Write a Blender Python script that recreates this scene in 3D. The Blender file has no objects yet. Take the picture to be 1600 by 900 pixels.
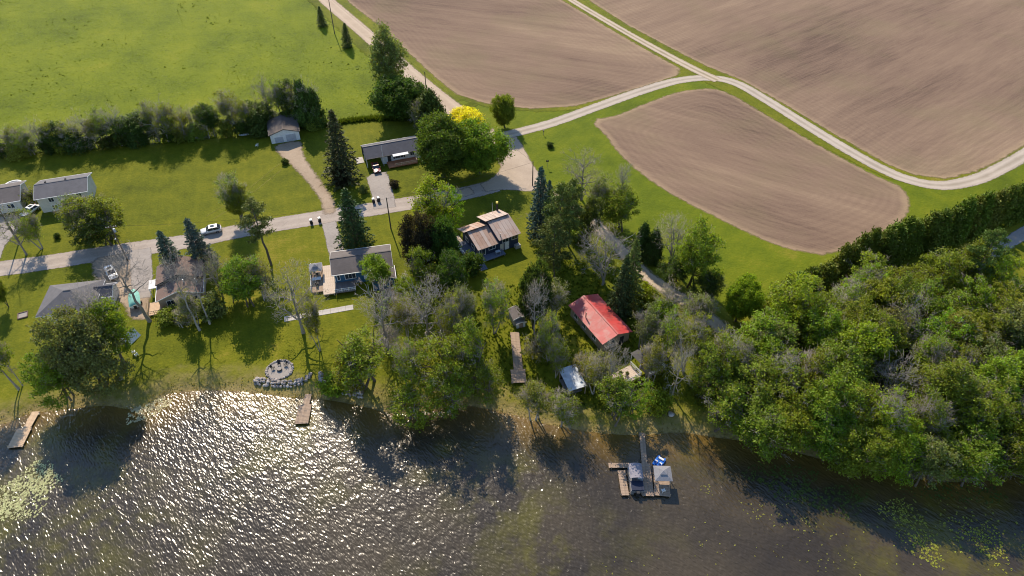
import bpy, bmesh, math, random
import numpy as np
from mathutils import Vector, Matrix, geometry

R_ = math.radians
random.seed(7)
scn = bpy.context.scene
col = scn.collection

# ------------------------------------------------------------------ camera
CAM_H, PITCH, FPX = 100.0, R_(42.5), 1067.0          # height, degrees below the horizon, focal length in 1600-px pixels
SP, CP = math.sin(PITCH), math.cos(PITCH)
cam_d = bpy.data.cameras.new('camera')
cam = bpy.data.objects.new('camera', cam_d)
col.objects.link(cam)
cam.location = (0, 0, CAM_H)
cam.rotation_euler = (math.pi / 2 - PITCH, 0, 0)
cam_d.sensor_width = 36.0
cam_d.lens = 36.0 * FPX / 1600.0
cam_d.clip_start, cam_d.clip_end = 1.0, 9000.0
scn.camera = cam

# ------------------------------------------------------------------ light
SUN_AZ, SUN_EL = -19.0, 39.0                           # degrees from +Y (towards -X), above the horizon
w = bpy.data.worlds.new('World'); scn.world = w; w.use_nodes = True
nt = w.node_tree; nt.nodes.clear()
sky = nt.nodes.new('ShaderNodeTexSky'); sky.sky_type = 'NISHITA'; sky.sun_disc = False
sky.sun_elevation = R_(SUN_EL); sky.sun_rotation = R_(SUN_AZ % 360)
sky.air_density = 1.0; sky.dust_density = 0.15; sky.ozone_density = 2.5
bg = nt.nodes.new('ShaderNodeBackground'); bg.inputs[1].default_value = 0.15
wo = nt.nodes.new('ShaderNodeOutputWorld')
nt.links.new(sky.outputs[0], bg.inputs[0]); nt.links.new(bg.outputs[0], wo.inputs[0])
sd = bpy.data.lights.new('sun', 'SUN'); sd.energy = 4.5; sd.angle = R_(0.53); sd.color = (1.0, 0.87, 0.69)
sun = bpy.data.objects.new('sun', sd); col.objects.link(sun)
az, el = R_(SUN_AZ), R_(SUN_EL)
sdir = Vector((math.sin(az) * math.cos(el), math.cos(az) * math.cos(el), math.sin(el)))
sun.rotation_euler = sdir.to_track_quat('Z', 'Y').to_euler()
sun.location = sdir * 300
scn.view_settings.view_transform = 'Standard'; scn.view_settings.look = 'None'
scn.view_settings.exposure = 0.66; scn.view_settings.gamma = 1.0
scn.cycles.use_denoising = True
scn.cycles.filter_width = 1.05
scn.cycles.max_bounces = 6; scn.cycles.diffuse_bounces = 3; scn.cycles.glossy_bounces = 2
scn.cycles.transparent_max_bounces = 8; scn.cycles.transmission_bounces = 3
scn.cycles.sample_clamp_indirect = 4.0
scn.cycles.caustics_reflective = False; scn.cycles.caustics_refractive = False

# ------------------------------------------------------------------ pixel helpers (photo pixels 1600 x 900)
def P(x, y, z=0.0):
    """ray through a photo pixel, cut with the horizontal plane at height z"""
    a, v = (x - 800.0) / FPX, (450.0 - y) / FPX
    Z = (CAM_H - z) / (SP - v * CP)
    return Vector((Z * a, Z * (CP + v * SP), z))

def depth_at(X, Y, z=0.0):
    return Y * CP + (CAM_H - z) * SP

def height_for(base, ty):
    """height of a vertical thing standing at base whose tip shows at photo row ty"""
    v = (450.0 - ty) / FPX
    Z = base.y / (CP + v * SP)
    return CAM_H - Z * (SP - v * CP) - base.z

# ------------------------------------------------------------------ node helpers
class NT:
    def __init__(s, name):
        s.m = bpy.data.materials.new(name); s.m.use_nodes = True
        s.t = s.m.node_tree; s.t.nodes.clear()
        s.out = s.n('ShaderNodeOutputMaterial')
    def n(s, t, **k):
        x = s.t.nodes.new(t)
        for a, b in k.items(): setattr(x, a, b)
        return x
    def l(s, a, b): s.t.links.new(a, b)
    def put(s, sock, v):
        if hasattr(v, 'is_linked') or isinstance(v, bpy.types.NodeSocket): s.l(v, sock)
        else: sock.default_value = v
    def pos(s):
        if not hasattr(s, '_p'): s._p = s.n('ShaderNodeNewGeometry').outputs['Position']
        return s._p
    def mapped(s, src, scale=(1, 1, 1), rotz=0.0, loc=(0, 0, 0)):
        r = s.n('ShaderNodeMapping'); r.inputs['Rotation'].default_value = (0, 0, -rotz)
        s.l(src, r.inputs['Vector'])
        q = s.n('ShaderNodeMapping'); q.inputs['Scale'].default_value = scale; q.inputs['Location'].default_value = loc
        s.l(r.outputs[0], q.inputs['Vector'])
        return q.outputs[0]
    def noise(s, vec, scale, detail=3.0, rough=0.55, dist=0.0):
        x = s.n('ShaderNodeTexNoise'); x.inputs['Scale'].default_value = scale
        x.inputs['Detail'].default_value = detail; x.inputs['Roughness'].default_value = rough
        x.inputs['Distortion'].default_value = dist
        s.l(vec, x.inputs['Vector'])
        return x.outputs['Fac']
    def ramp(s, fac, stops, interp='LINEAR'):
        x = s.n('ShaderNodeValToRGB'); x.color_ramp.interpolation = interp
        e = x.color_ramp.elements
        while len(e) > 1: e.remove(e[-1])
        e[0].position = stops[0][0]; e[0].color = (*stops[0][1], 1) if len(stops[0][1]) == 3 else stops[0][1]
        for p, c in stops[1:]:
            k = e.new(p); k.color = (*c, 1) if len(c) == 3 else c
        s.l(fac, x.inputs[0]); return x.outputs[0]
    def mth(s, op, a, b=0.0, clamp=False):
        x = s.n('ShaderNodeMath', operation=op, use_clamp=clamp)
        s.put(x.inputs[0], a); s.put(x.inputs[1], b); return x.outputs[0]
    def mr(s, v, a, b, c=0.0, d=1.0):
        x = s.n('ShaderNodeMapRange'); x.clamp = True
        s.put(x.inputs[0], v)
        for i, q in enumerate((a, b, c, d)): x.inputs[i + 1].default_value = q
        return x.outputs[0]
    def mix(s, f, a, b, mode='MIX'):
        x = s.n('ShaderNodeMix', data_type='RGBA', blend_type=mode)
        s.put(x.inputs[0], f)
        for i, q in ((6, a), (7, b)):
            if isinstance(q, (tuple, list)): x.inputs[i].default_value = (*q[:3], 1)
            else: s.l(q, x.inputs[i])
        return x.outputs[2]
    def attr(s, name):
        return s.n('ShaderNodeAttribute', attribute_name=name).outputs['Fac']
    def bump(s, h, strength=0.5, dist=0.1):
        x = s.n('ShaderNodeBump'); x.inputs['Strength'].default_value = strength; x.inputs['Distance'].default_value = dist
        s.l(h, x.inputs['Height']); return x.outputs[0]
    def bsdf(s, colour, rough=0.8, spec=0.3, metal=0.0, normal=None):
        b = s.n('ShaderNodeBsdfPrincipled')
        if isinstance(colour, (tuple, list)): b.inputs['Base Color'].default_value = (*colour[:3], 1)
        else: s.l(colour, b.inputs['Base Color'])
        s.put(b.inputs['Roughness'], rough); b.inputs['Specular IOR Level'].default_value = spec
        b.inputs['Metallic'].default_value = metal
        if normal is not None: s.l(normal, b.inputs['Normal'])
        return b.outputs[0]
    def done(s, sh): s.l(sh, s.out.inputs[0]); return s.m
    def fade(s, sh, width, nscale=0.35, amount=1.0):
        """worn border: the sheet thins out raggedly towards its own outline"""
        d = s.attr('d')
        n = s.noise(s.pos(), nscale, 4, 0.6)
        v = s.mth('ADD', d, s.mth('MULTIPLY', s.mth('SUBTRACT', n, 0.55), width * 2.2 * amount))
        f = s.mr(v, 0.0, width)
        tr = s.n('ShaderNodeBsdfTransparent'); mx = s.n('ShaderNodeMixShader')
        s.l(f, mx.inputs[0]); s.l(tr.outputs[0], mx.inputs[1]); s.l(sh, mx.inputs[2])
        return mx.outputs[0]

def plain(name, c, rough=0.7, spec=0.3, metal=0.0, var=0.12, scale=3.0, bump=0.0):
    k = NT(name)
    tc = k.n('ShaderNodeTexCoord').outputs['Object']
    n = k.noise(tc, scale, 4, 0.6)
    f = k.mr(n, 0.3, 0.7, 1 - var, 1 + var)
    cc = k.n('ShaderNodeMix', data_type='RGBA', blend_type='MULTIPLY'); cc.inputs[0].default_value = 1
    cc.inputs[6].default_value = (*c, 1)
    cm = k.n('ShaderNodeCombineColor'); [k.l(f, cm.inputs[i]) for i in range(3)]
    k.l(cm.outputs[0], cc.inputs[7])
    nm = k.bump(k.noise(tc, scale * 6, 3), bump, 0.03) if bump else None
    return k.done(k.bsdf(cc.outputs[2], rough, spec, metal, nm))

M = {}
# grass -------------------------------------------------------------
def grass_mat(name, cols, big=0.02, mid=0.25, fine=3.0, fade=None, mow=None, bump=0.35, shore=False, dots=0.0):
    k = NT(name); p = k.pos()
    a = k.noise(p, big, 4, 0.6); b = k.noise(p, mid, 5, 0.65); c = k.noise(p, fine, 3, 0.7)
    f = k.mth('ADD', k.mth('MULTIPLY', a, 0.45), k.mth('ADD', k.mth('MULTIPLY', b, 0.35), k.mth('MULTIPLY', c, 0.3)))
    cc = k.ramp(f, [(0.40, cols[0]), (0.51, cols[1]), (0.61, cols[2]), (0.70, cols[3])])
    if mow is not None:
        wv = k.n('ShaderNodeTexWave', wave_type='BANDS'); wv.inputs['Scale'].default_value = 0.16
        wv.inputs['Distortion'].default_value = 2.2; wv.inputs['Detail'].default_value = 2; wv.inputs['Detail Scale'].default_value = 0.5
        k.l(k.mapped(p, (1, 1, 1), R_(mow)), wv.inputs['Vector'])
        cc = k.mix(k.mr(wv.outputs['Fac'], 0.2, 0.8, 0.0, 0.10), cc, cols[0])
    if dots:
        # dark tussocks and pale dry seed heads
        v = k.noise(p, 0.55, 3, 0.75, 0.6)
        v2 = k.noise(k.mapped(p, (0.5, 1.4, 1)), 0.14, 4, 0.6)
        t = k.mth('MULTIPLY', k.mr(v, 0.56, 0.66), k.mr(v2, 0.42, 0.6))
        cc = k.mix(k.mth('MULTIPLY', t, dots), cc, (0.035, 0.06, 0.012))
        v3 = k.noise(p, 0.8, 2, 0.7)
        cc = k.mix(k.mr(v3, 0.64, 0.74, 0, 0.4), cc, (0.24, 0.24, 0.10))
    if shore:
        s_ = k.attr('sd')
        e = k.mth('ADD', s_, k.mth('MULTIPLY', k.mth('SUBTRACT', k.noise(p, 0.22, 4, 0.65), 0.5), 9.0))
        dry = k.mr(e, 1.0, 6.5, 1, 0)
        cc = k.mix(k.mth('MULTIPLY', dry, k.mr(k.noise(p, 0.5, 4, 0.7), 0.35, 0.6, 0.25, 0.9)), cc, (0.27, 0.205, 0.085))
        mud = k.mr(k.mth('ADD', s_, k.mth('MULTIPLY', k.mth('SUBTRACT', k.noise(p, 0.5, 3), 0.5), 2.2)), -0.6, 1.4, 1, 0)
        cc = k.mix(mud, cc, k.ramp(k.noise(p, 1.2, 4, 0.7), [(0.35, (0.15, 0.105, 0.055)), (0.60, (0.40, 0.29, 0.125))]))
    h = k.mth('ADD', k.mth('MULTIPLY', k.noise(p, 1.1, 4, 0.7), 1.0), k.mth('MULTIPLY', c, 0.5))
    sh = k.bsdf(cc, 0.9, 0.12, 0, k.bump(h, bump, 0.5))
    if fade: sh = k.fade(sh, fade)
    return k.done(sh)

LAWN = [(0.054, 0.066, 0.003), (0.096, 0.110, 0.004), (0.140, 0.144, 0.006), (0.210, 0.172, 0.022)]
M['lawn'] = grass_mat('lawn_grass', LAWN, 0.03, 0.22, 2.2, mow=16, shore=True)
M['lawn_field'] = grass_mat('verge_grass', [(0.058, 0.082, 0.002), (0.090, 0.120, 0.003), (0.124, 0.148, 0.004), (0.18, 0.165, 0.015)], 0.02, 0.16, 2.0, fade=1.2, mow=-35)
M['pasture'] = grass_mat('pasture_grass', [(0.056, 0.078, 0.002), (0.106, 0.136, 0.003), (0.148, 0.172, 0.004), (0.195, 0.190, 0.014)], 0.022, 0.09, 1.3, fade=1.5, bump=0.22, dots=0.45)
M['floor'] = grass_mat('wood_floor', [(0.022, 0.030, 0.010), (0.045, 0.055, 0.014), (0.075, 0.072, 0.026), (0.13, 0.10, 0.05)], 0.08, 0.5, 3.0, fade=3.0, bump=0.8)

# tilled soil ---------------------------------------------------------
def soil_mat(name, ang, wob=1.0, contour=12.0, dark=0.55, tint=(1, 1, 1)):
    k = NT(name); p = k.pos(); d = k.attr('d')
    def T(c): return tuple(a * b * 0.84 for a, b in zip(c, tint))
    warp = k.n('ShaderNodeVectorMath', operation='MULTIPLY_ADD')
    nz = k.n('ShaderNodeTexNoise'); nz.inputs['Scale'].default_value = 0.012; nz.inputs['Detail'].default_value = 2; k.l(p, nz.inputs['Vector'])
    k.l(nz.outputs['Color'], warp.inputs[0]); warp.inputs[1].default_value = (5 * wob, 5 * wob, 0); k.l(p, warp.inputs[2])
    pm = warp.outputs[0]
    streak = k.noise(k.mapped(pm, (0.018, 0.30, 1), R_(ang)), 1.0, 6, 0.62)
    patch = k.noise(k.mapped(p, (0.6, 1.6, 1), R_(ang)), 0.018, 5, 0.6)
    fine = k.noise(k.mapped(pm, (0.10, 1.5, 1), R_(ang)), 1.0, 4, 0.7)
    clod = k.noise(p, 1.6, 4, 0.75)
    rows = k.n('ShaderNodeTexWave', wave_type='BANDS'); rows.inputs['Scale'].default_value = 0.16
    rows.inputs['Distortion'].default_value = 1.6; rows.inputs['Detail'].default_value = 2
    cmb = k.n('ShaderNodeCombineXYZ'); k.l(k.mth('ADD', d, k.mth('MULTIPLY', k.noise(p, 0.03, 2), 6.0)), cmb.inputs[0]); k.l(cmb.outputs[0], rows.inputs['Vector'])
    head = k.mr(d, contour * 0.6, contour * 2.0, 1, 0.0)
    lines = k.mth('ADD', k.mth('MULTIPLY', k.mth('MULTIPLY', rows.outputs['Fac'], head), 0.035), k.mth('MULTIPLY', fine, 0.24))
    f = k.mth('ADD', k.mth('ADD', k.mth('MULTIPLY', streak, 0.24), k.mth('MULTIPLY', patch, 0.52)), k.mth('ADD', lines, k.mth('MULTIPLY', clod, 0.14)))
    cc = k.ramp(f, [(0.42, T((0.118, 0.076, 0.056))), (0.54, T((0.208, 0.138, 0.096))), (0.64, T((0.262, 0.178, 0.120))), (0.76, T((0.340, 0.242, 0.156)))])
    gz = k.mth('MULTIPLY', k.mr(k.noise(p, 0.03, 5, 0.65), 0.50, 0.66), 0.22)
    cc = k.mix(gz, cc, (0.155, 0.140, 0.062))
    cc = k.mix(k.mr(k.mth('ADD', d, k.mth('MULTIPLY', k.noise(p, 0.3, 3), 2.0)), 1.0, 3.4, 0.55, 0), cc, (0.40, 0.29, 0.17))
    sh = k.bsdf(cc, 0.95, 0.1, 0, k.bump(k.mth('ADD', clod, k.mth('MULTIPLY', fine, 0.35)), 0.4, 0.3))
    return k.done(k.fade(sh, 0.8, 0.5))

# roads ---------------------------------------------------------------
def road_mat(name, a, b, fade=0.5, ruts=0.0, rutc=None, mid=None, patches=0.0):
    k = NT(name); p = k.pos()
    u = k.attr('u')
    n1 = k.noise(p, 0.15, 5, 0.65); n2 = k.noise(p, 2.5, 3, 0.7)
    cc = k.mix(k.mr(k.mth('ADD', k.mth('MULTIPLY', n1, 0.65), k.mth('MULTIPLY', n2, 0.35)), 0.35, 0.65), a, b)
    if ruts:
        au = k.mth('ABSOLUTE', u)
        e = k.mth('SUBTRACT', 1.0, k.mth('MULTIPLY', k.mth('ABSOLUTE', k.mth('SUBTRACT', k.mth('ADD', au, k.mth('MULTIPLY', k.mth('SUBTRACT', n1, 0.5), 0.25)), 0.45)), 4.0), True)
        cc = k.mix(k.mth('MULTIPLY', e, ruts), cc, rutc)
    if mid:
        e = k.mr(k.mth('ADD', k.mth('ABSOLUTE', u), k.mth('MULTIPLY', k.mth('SUBTRACT', n1, 0.5), 0.5)), 0.0, 0.22, 0.8, 0)
        cc = k.mix(e, cc, mid)
    if patches:
        v = k.noise(p, 0.5, 4, 0.7, 1.0)
        cc = k.mix(k.mr(v, 0.55, 0.6, 0, patches), cc, tuple(x * 0.6 for x in a))
        cr = k.n('ShaderNodeTexVoronoi', feature='DISTANCE_TO_EDGE'); cr.inputs['Scale'].default_value = 0.3
        k.l(p, cr.inputs['Vector'])
        cc = k.mix(k.mr(cr.outputs['Distance'], 0.0, 0.015, 0.2, 0), cc, tuple(x * 0.45 for x in a))
    sh = k.bsdf(cc, 0.9, 0.2, 0, k.bump(n2, 0.3, 0.08))
    return k.done(k.fade(sh, fade, 0.9))
M['asphalt'] = road_mat('worn_asphalt', (0.285, 0.238, 0.200), (0.375, 0.315, 0.265), 0.35, 0.45, (0.42, 0.355, 0.30), patches=0.16)
M['gravel'] = road_mat('pale_gravel', (0.33, 0.250, 0.178), (0.42, 0.325, 0.238), 0.6, 0.5, (0.46, 0.365, 0.268))
M['flare'] = road_mat('junction_gravel', (0.32, 0.250, 0.188), (0.43, 0.342, 0.258), 0.6)
M['track'] = road_mat('farm_track_gravel', (0.31, 0.258, 0.205), (0.41, 0.345, 0.28), 0.4, 0.6, (0.46, 0.39, 0.32), mid=(0.27, 0.225, 0.17))
M['track_grass'] = road_mat('two_rut_track', (0.30, 0.235, 0.165), (0.38, 0.30, 0.21), 0.4, 1.0, (0.45, 0.37, 0.285), mid=(0.20, 0.165, 0.095))
M['drive'] = road_mat('driveway_asphalt', (0.25, 0.22, 0.198), (0.34, 0.30, 0.265), 0.3, patches=0.2)
M['drive_gravel'] = road_mat('driveway_gravel', (0.24, 0.178, 0.122), (0.37, 0.285, 0.205), 0.8)
M['lane'] = road_mat('lane_gravel', (0.30, 0.235, 0.165), (0.44, 0.35, 0.25), 0.9, 0.6, (0.46, 0.375, 0.28))

# ------------------------------------------------------------------ water
WL = -0.8
def water_mat():
    k = NT('river_water'); p = k.pos(); d = k.attr('d')
    n = k.noise(p, 0.05, 4, 0.6); n2 = k.noise(p, 0.14, 5, 0.65)
    cc = k.mix(k.mr(n, 0.40, 0.60), (0.032, 0.025, 0.016), (0.056, 0.043, 0.025))
    weed = k.mth('MULTIPLY', k.mr(n2, 0.44, 0.62), k.mr(k.noise(p, 0.03, 3), 0.42, 0.58))
    cc = k.mix(k.mth('MULTIPLY', weed, 0.8), cc, (0.088, 0.078, 0.008))
    sh = k.mr(k.mth('ADD', d, k.mth('MULTIPLY', k.mth('SUBTRACT', k.noise(p, 0.16, 4), 0.5), 7)), 0.2, 7.0, 1, 0)
    cc = k.mix(k.mth('MULTIPLY', sh, 0.75), cc, (0.16, 0.098, 0.020))
    A = k.mapped(p, (1.0, 0.42, 1), R_(42), (3.1, 0, 0))
    h1 = k.noise(A, 0.55, 1, 0.5, 0.3)
    h2 = k.noise(A, 1.9, 1, 0.5, 0.5)
    h3 = k.noise(A, 3.6, 0, 0.5)
    hh = k.mth('ADD', k.mth('MULTIPLY', h1, 0.12), k.mth('ADD', k.mth('MULTIPLY', h2, 0.15), k.mth('MULTIPLY', h3, 0.055)))
    gust = k.mr(k.noise(k.mapped(p, (1.0, 0.35, 1), R_(35)), 0.05, 3), 0.32, 0.62, 0.7, 1.15)
    hh = k.mth('MULTIPLY', hh, gust)
    b = k.n('ShaderNodeBsdfPrincipled'); k.l(cc, b.inputs['Base Color'])
    b.inputs['Roughness'].default_value = 0.23; b.inputs['IOR'].default_value = 1.333
    b.inputs['Specular IOR Level'].default_value = 0.8
    k.l(k.bump(hh, 1.0, 1.0), b.inputs['Normal'])
    return k.done(b.outputs[0])
M['water'] = water_mat()

# ------------------------------------------------------------------ plants: materials tinted by the object's own colour
def leaf_mat(name, trans=0.42, lo=0.62, hi=1.45):
    k = NT(name)
    oi = k.n('ShaderNodeObjectInfo'); g = k.n('ShaderNodeNewGeometry')
    r = g.outputs['Random Per Island']
    hs = k.n('ShaderNodeHueSaturation')
    k.l(k.mr(r, 0, 1, 0.478, 0.512), hs.inputs['Hue']); k.l(k.mr(r, 0, 1, lo, hi), hs.inputs['Value'])
    k.l(oi.outputs['Color'], hs.inputs['Color'])
    df = k.n('ShaderNodeBsdfPrincipled'); k.l(hs.outputs[0], df.inputs['Base Color'])
    df.inputs['Roughness'].default_value = 0.55; df.inputs['Specular IOR Level'].default_value = 0.12
    tr = k.n('ShaderNodeBsdfTranslucent')
    tcol = k.mix(1.0, hs.outputs[0], (1.45, 1.45, 0.5), 'MULTIPLY'); k.l(tcol, tr.inputs[0])
    mx = k.n('ShaderNodeMixShader'); mx.inputs[0].default_value = trans
    k.l(df.outputs[0], mx.inputs[1]); k.l(tr.outputs[0], mx.inputs[2])
    return k.done(mx.outputs[0])
M['leaf'] = leaf_mat('leaves')
M['needle'] = leaf_mat('needles', 0.14, 0.6, 1.4)
def bark_mat(name, a, b):
    k = NT(name); tc = k.n('ShaderNodeTexCoord').outputs['Object']
    oi = k.n('ShaderNodeObjectInfo')
    n = k.noise(k.mapped(tc, (6, 6, 1.2)), 1.0, 4, 0.7)
    f = k.mth('ADD', k.mth('MULTIPLY', n, 0.7), k.mth('MULTIPLY', oi.outputs['Random'], 0.35))
    return k.done(k.bsdf(k.mix(k.mr(f, 0.3, 0.8), a, b), 0.95, 0.1))
M['bark'] = bark_mat('bark', (0.065, 0.050, 0.038), (0.165, 0.135, 0.105))
M['twig'] = bark_mat('twig_bark', (0.20, 0.175, 0.145), (0.40, 0.36, 0.31))

# ------------------------------------------------------------------ object helpers
def link(o, parent=None):
    col.objects.link(o)
    if parent is not None: o.parent = parent
    return o
def tag(o, label=None, cat=None, group=None, kind=None):
    if label: o['label'] = label
    if cat: o['category'] = cat
    if group: o['group'] = group
    if kind: o['kind'] = kind
    return o
def empty(name, loc, rz=0.0, label=None, cat=None, group=None):
    o = bpy.data.objects.new(name, None); o.empty_display_size = 0.3
    o.location = loc; o.rotation_euler = (0, 0, rz); link(o)
    return tag(o, label, cat, group)
def np_mesh(name, V, F, mat=None):
    """V (n,3) array, F (m,k) array of equal-sided faces"""
    V = np.asarray(V, np.float32); F = np.asarray(F, np.int32)
    me = bpy.data.meshes.new(name); m, k = F.shape
    me.vertices.add(len(V)); me.vertices.foreach_set('co', V.ravel())
    me.loops.add(m * k); me.loops.foreach_set('vertex_index', F.ravel())
    me.polygons.add(m); me.polygons.foreach_set('loop_start', np.arange(0, m * k, k, dtype=np.int32))
    me.polygons.foreach_set('loop_total', np.full(m, k, np.int32))
    me.update(calc_edges=True)
    if mat is not None: me.materials.append(mat)
    return me

class MB:
    """collects simple solids, builds them as one mesh object"""
    def __init__(s): s.v = []; s.f = []
    def add(s, vs, fs):
        o = len(s.v); s.v += [tuple(v) for v in vs]; s.f += [tuple(i + o for i in f) for f in fs]; return s
    def box(s, x0, x1, y0, y1, z0, z1):
        return s.add([(x0, y0, z0), (x1, y0, z0), (x1, y1, z0), (x0, y1, z0), (x0, y0, z1), (x1, y0, z1), (x1, y1, z1), (x0, y1, z1)],
                     [(3, 2, 1, 0), (4, 5, 6, 7), (0, 1, 5, 4), (1, 2, 6, 5), (2, 3, 7, 6), (3, 0, 4, 7)])
    def slab(s, quad, t):
        """four corners of an upper face, thickness t downward"""
        a = [Vector(q) for q in quad]; b = [q - Vector((0, 0, t)) for q in a]
        return s.add(a + b, [(0, 1, 2, 3), (7, 6, 5, 4), (0, 4, 5, 1), (1, 5, 6, 2), (2, 6, 7, 3), (3, 7, 4, 0)])
    def prism(s, poly, axis, lo, hi):
        """polygon (2-D points) pushed along axis 'x', 'y' or 'z'"""
        def mk(p, h):
            return {'x': (h, p[0], p[1]), 'y': (p[0], h, p[1]), 'z': (p[0], p[1], h)}[axis]
        n = len(poly); vs = [mk(p, lo) for p in poly] + [mk(p, hi) for p in poly]
        fs = [tuple(range(n - 1, -1, -1)), tuple(range(n, 2 * n))] + [(i, (i + 1) % n, n + (i + 1) % n, n + i) for i in range(n)]
        return s.add(vs, fs)
    def tube(s, pts, rad, n=6, cap=True):
        pts = [Vector(p) for p in pts]; rad = [rad] * len(pts) if isinstance(rad, (int, float)) else rad
        o = len(s.v)
        for i, p in enumerate(pts):
            t = (pts[min(i + 1, len(pts) - 1)] - pts[max(i - 1, 0)]).normalized()
            a = t.orthogonal().normalized() if abs(t.z) > 0.9 else t.cross(Vector((0, 0, 1))).normalized()
            b = t.cross(a)
            for j in range(n):
                q = p + (a * math.cos(2 * math.pi * j / n) + b * math.sin(2 * math.pi * j / n)) * rad[i]
                s.v.append(tuple(q))
        for i in range(len(pts) - 1):
            for j in range(n):
                s.f.append((o + i * n + j, o + i * n + (j + 1) % n, o + (i + 1) * n + (j + 1) % n, o + (i + 1) * n + j))
        if cap:
            s.f.append(tuple(o + j for j in range(n))[::-1]); s.f.append(tuple(o + (len(pts) - 1) * n + j for j in range(n)))
        return s
    def mesh(s, name, mat):
        me = bpy.data.meshes.new(name); me.from_pydata(s.v, [], s.f); me.update()
        bm = bmesh.new(); bm.from_mesh(me); bmesh.ops.recalc_face_normals(bm, faces=bm.faces); bm.to_mesh(me); bm.free()
        me.materials.append(mat if not isinstance(mat, str) else M[mat]); return me
    def build(s, name, mat, parent=None, bevel=0.0, smooth=False):
        me = s.mesh(name, mat)
        if bevel:
            bm = bmesh.new(); bm.from_mesh(me)
            bmesh.ops.bevel(bm, geom=bm.edges[:], offset=bevel, segments=2, affect='EDGES', clamp_overlap=True)
            bm.to_mesh(me); bm.free()
        if smooth: me.shade_smooth()
        return link(bpy.data.objects.new(name, me), parent)

def ordinal(n):
    w_ = ['first', 'second', 'third', 'fourth', 'fifth', 'sixth', 'seventh', 'eighth', 'ninth', 'tenth', 'eleventh', 'twelfth', 'thirteenth', 'fourteenth',
          'fifteenth', 'sixteenth', 'seventeenth', 'eighteenth', 'nineteenth', 'twentieth']
    if n <= 20: return w_[n - 1]
    t, u = divmod(n, 10)
    return {2: 'twenty', 3: 'thirty', 4: 'forty'}[t] + ('-' + w_[u - 1] if u else '')

# ------------------------------------------------------------------ outlines and sheets
def catmull(pts, step=2.0, closed=False):
    pts = [np.array(p[:2], float) for p in pts]; n = len(pts); out = []
    rng = range(n if closed else n - 1)
    for i in rng:
        if closed: a, b, c, d = pts[i - 1], pts[i], pts[(i + 1) % n], pts[(i + 2) % n]
        else: a, b, c, d = pts[max(i - 1, 0)], pts[i], pts[i + 1], pts[min(i + 2, n - 1)]
        k = max(2, int(np.linalg.norm(c - b) / step))
        for j in range(k):
            t = j / k
            out.append(0.5 * ((2 * b) + (c - a) * t + (2 * a - 5 * b + 4 * c - d) * t * t + (3 * b - a - 3 * c + d) * t ** 3))
    if not closed: out.append(pts[-1])
    return np.array(out)

def seg_dist(pts, line, closed=True):
    """distance of points to a polyline"""
    a = line; b = np.roll(line, -1, 0) if closed else None
    if not closed: a, b = line[:-1], line[1:]
    d = np.full(len(pts), 1e9); ab = b - a; L = (ab ** 2).sum(1) + 1e-9
    for i in range(0, len(pts), 400):
        q = pts[i:i + 400, None, :] - a[None]
        t = np.clip((q * ab[None]).sum(2) / L[None], 0, 1)
        d[i:i + 400] = np.sqrt(((q - t[..., None] * ab[None]) ** 2).sum(2)).min(1)
    return d

def inside(pts, poly):
    x, y = pts[:, 0], pts[:, 1]; r = np.zeros(len(pts), bool)
    x0, y0 = poly[:, 0], poly[:, 1]; x1, y1 = np.roll(x0, -1), np.roll(y0, -1)
    for a, b, c, d in zip(x0, y0, x1, y1):
        if b == d: continue
        m = ((b > y) != (d > y)) & (x < (c - a) * (y - b) / (d - b) + a); r ^= m
    return r

def sheet(name, outline, z, mat, grid=4.0, smooth=True, step=2.0, dist_line=None):
    """flat sheet with the distance to its outline stored per vertex"""
    ol = catmull(outline, step, True) if smooth else np.array([p[:2] for p in outline], float)
    if not smooth:
        dn = []
        for i in range(len(ol)):
            a, b = ol[i], ol[(i + 1) % len(ol)]; k = max(1, int(np.linalg.norm(b - a) / step))
            dn += [a + (b - a) * j / k for j in range(k)]
        ol = np.array(dn)
    area = 0.5 * np.sum(ol[:, 0] * np.roll(ol[:, 1], -1) - np.roll(ol[:, 0], -1) * ol[:, 1])
    if area < 0: ol = ol[::-1]
    lo, hi = ol.min(0), ol.max(0)
    gx, gy = np.meshgrid(np.arange(lo[0], hi[0], grid), np.arange(lo[1], hi[1], grid))
    g = np.stack([gx.ravel(), gy.ravel()], 1)
    g = g[inside(g, ol)]
    if len(g): g = g[seg_dist(g, ol) > grid * 0.35]
    allp = np.vstack([ol, g]) if len(g) else ol
    n = len(ol)
    vs, es, fs, *_ = geometry.delaunay_2d_cdt([Vector(q) for q in allp], [], [list(range(n))], 1, 1e-4)
    V = np.array([(v[0], v[1], 0) for v in vs])
    dl = seg_dist(V[:, :2], ol if dist_line is None else dist_line, dist_line is None)
    V[:, 2] = z
    me = np_mesh(name, V, [f for f in fs if len(f) == 3], mat)
    at = me.attributes.new('d', 'FLOAT', 'POINT'); at.data.foreach_set('value', dl.astype(np.float32))
    o = link(bpy.data.objects.new(name, me)); o['kind'] = 'structure'
    return o

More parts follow.
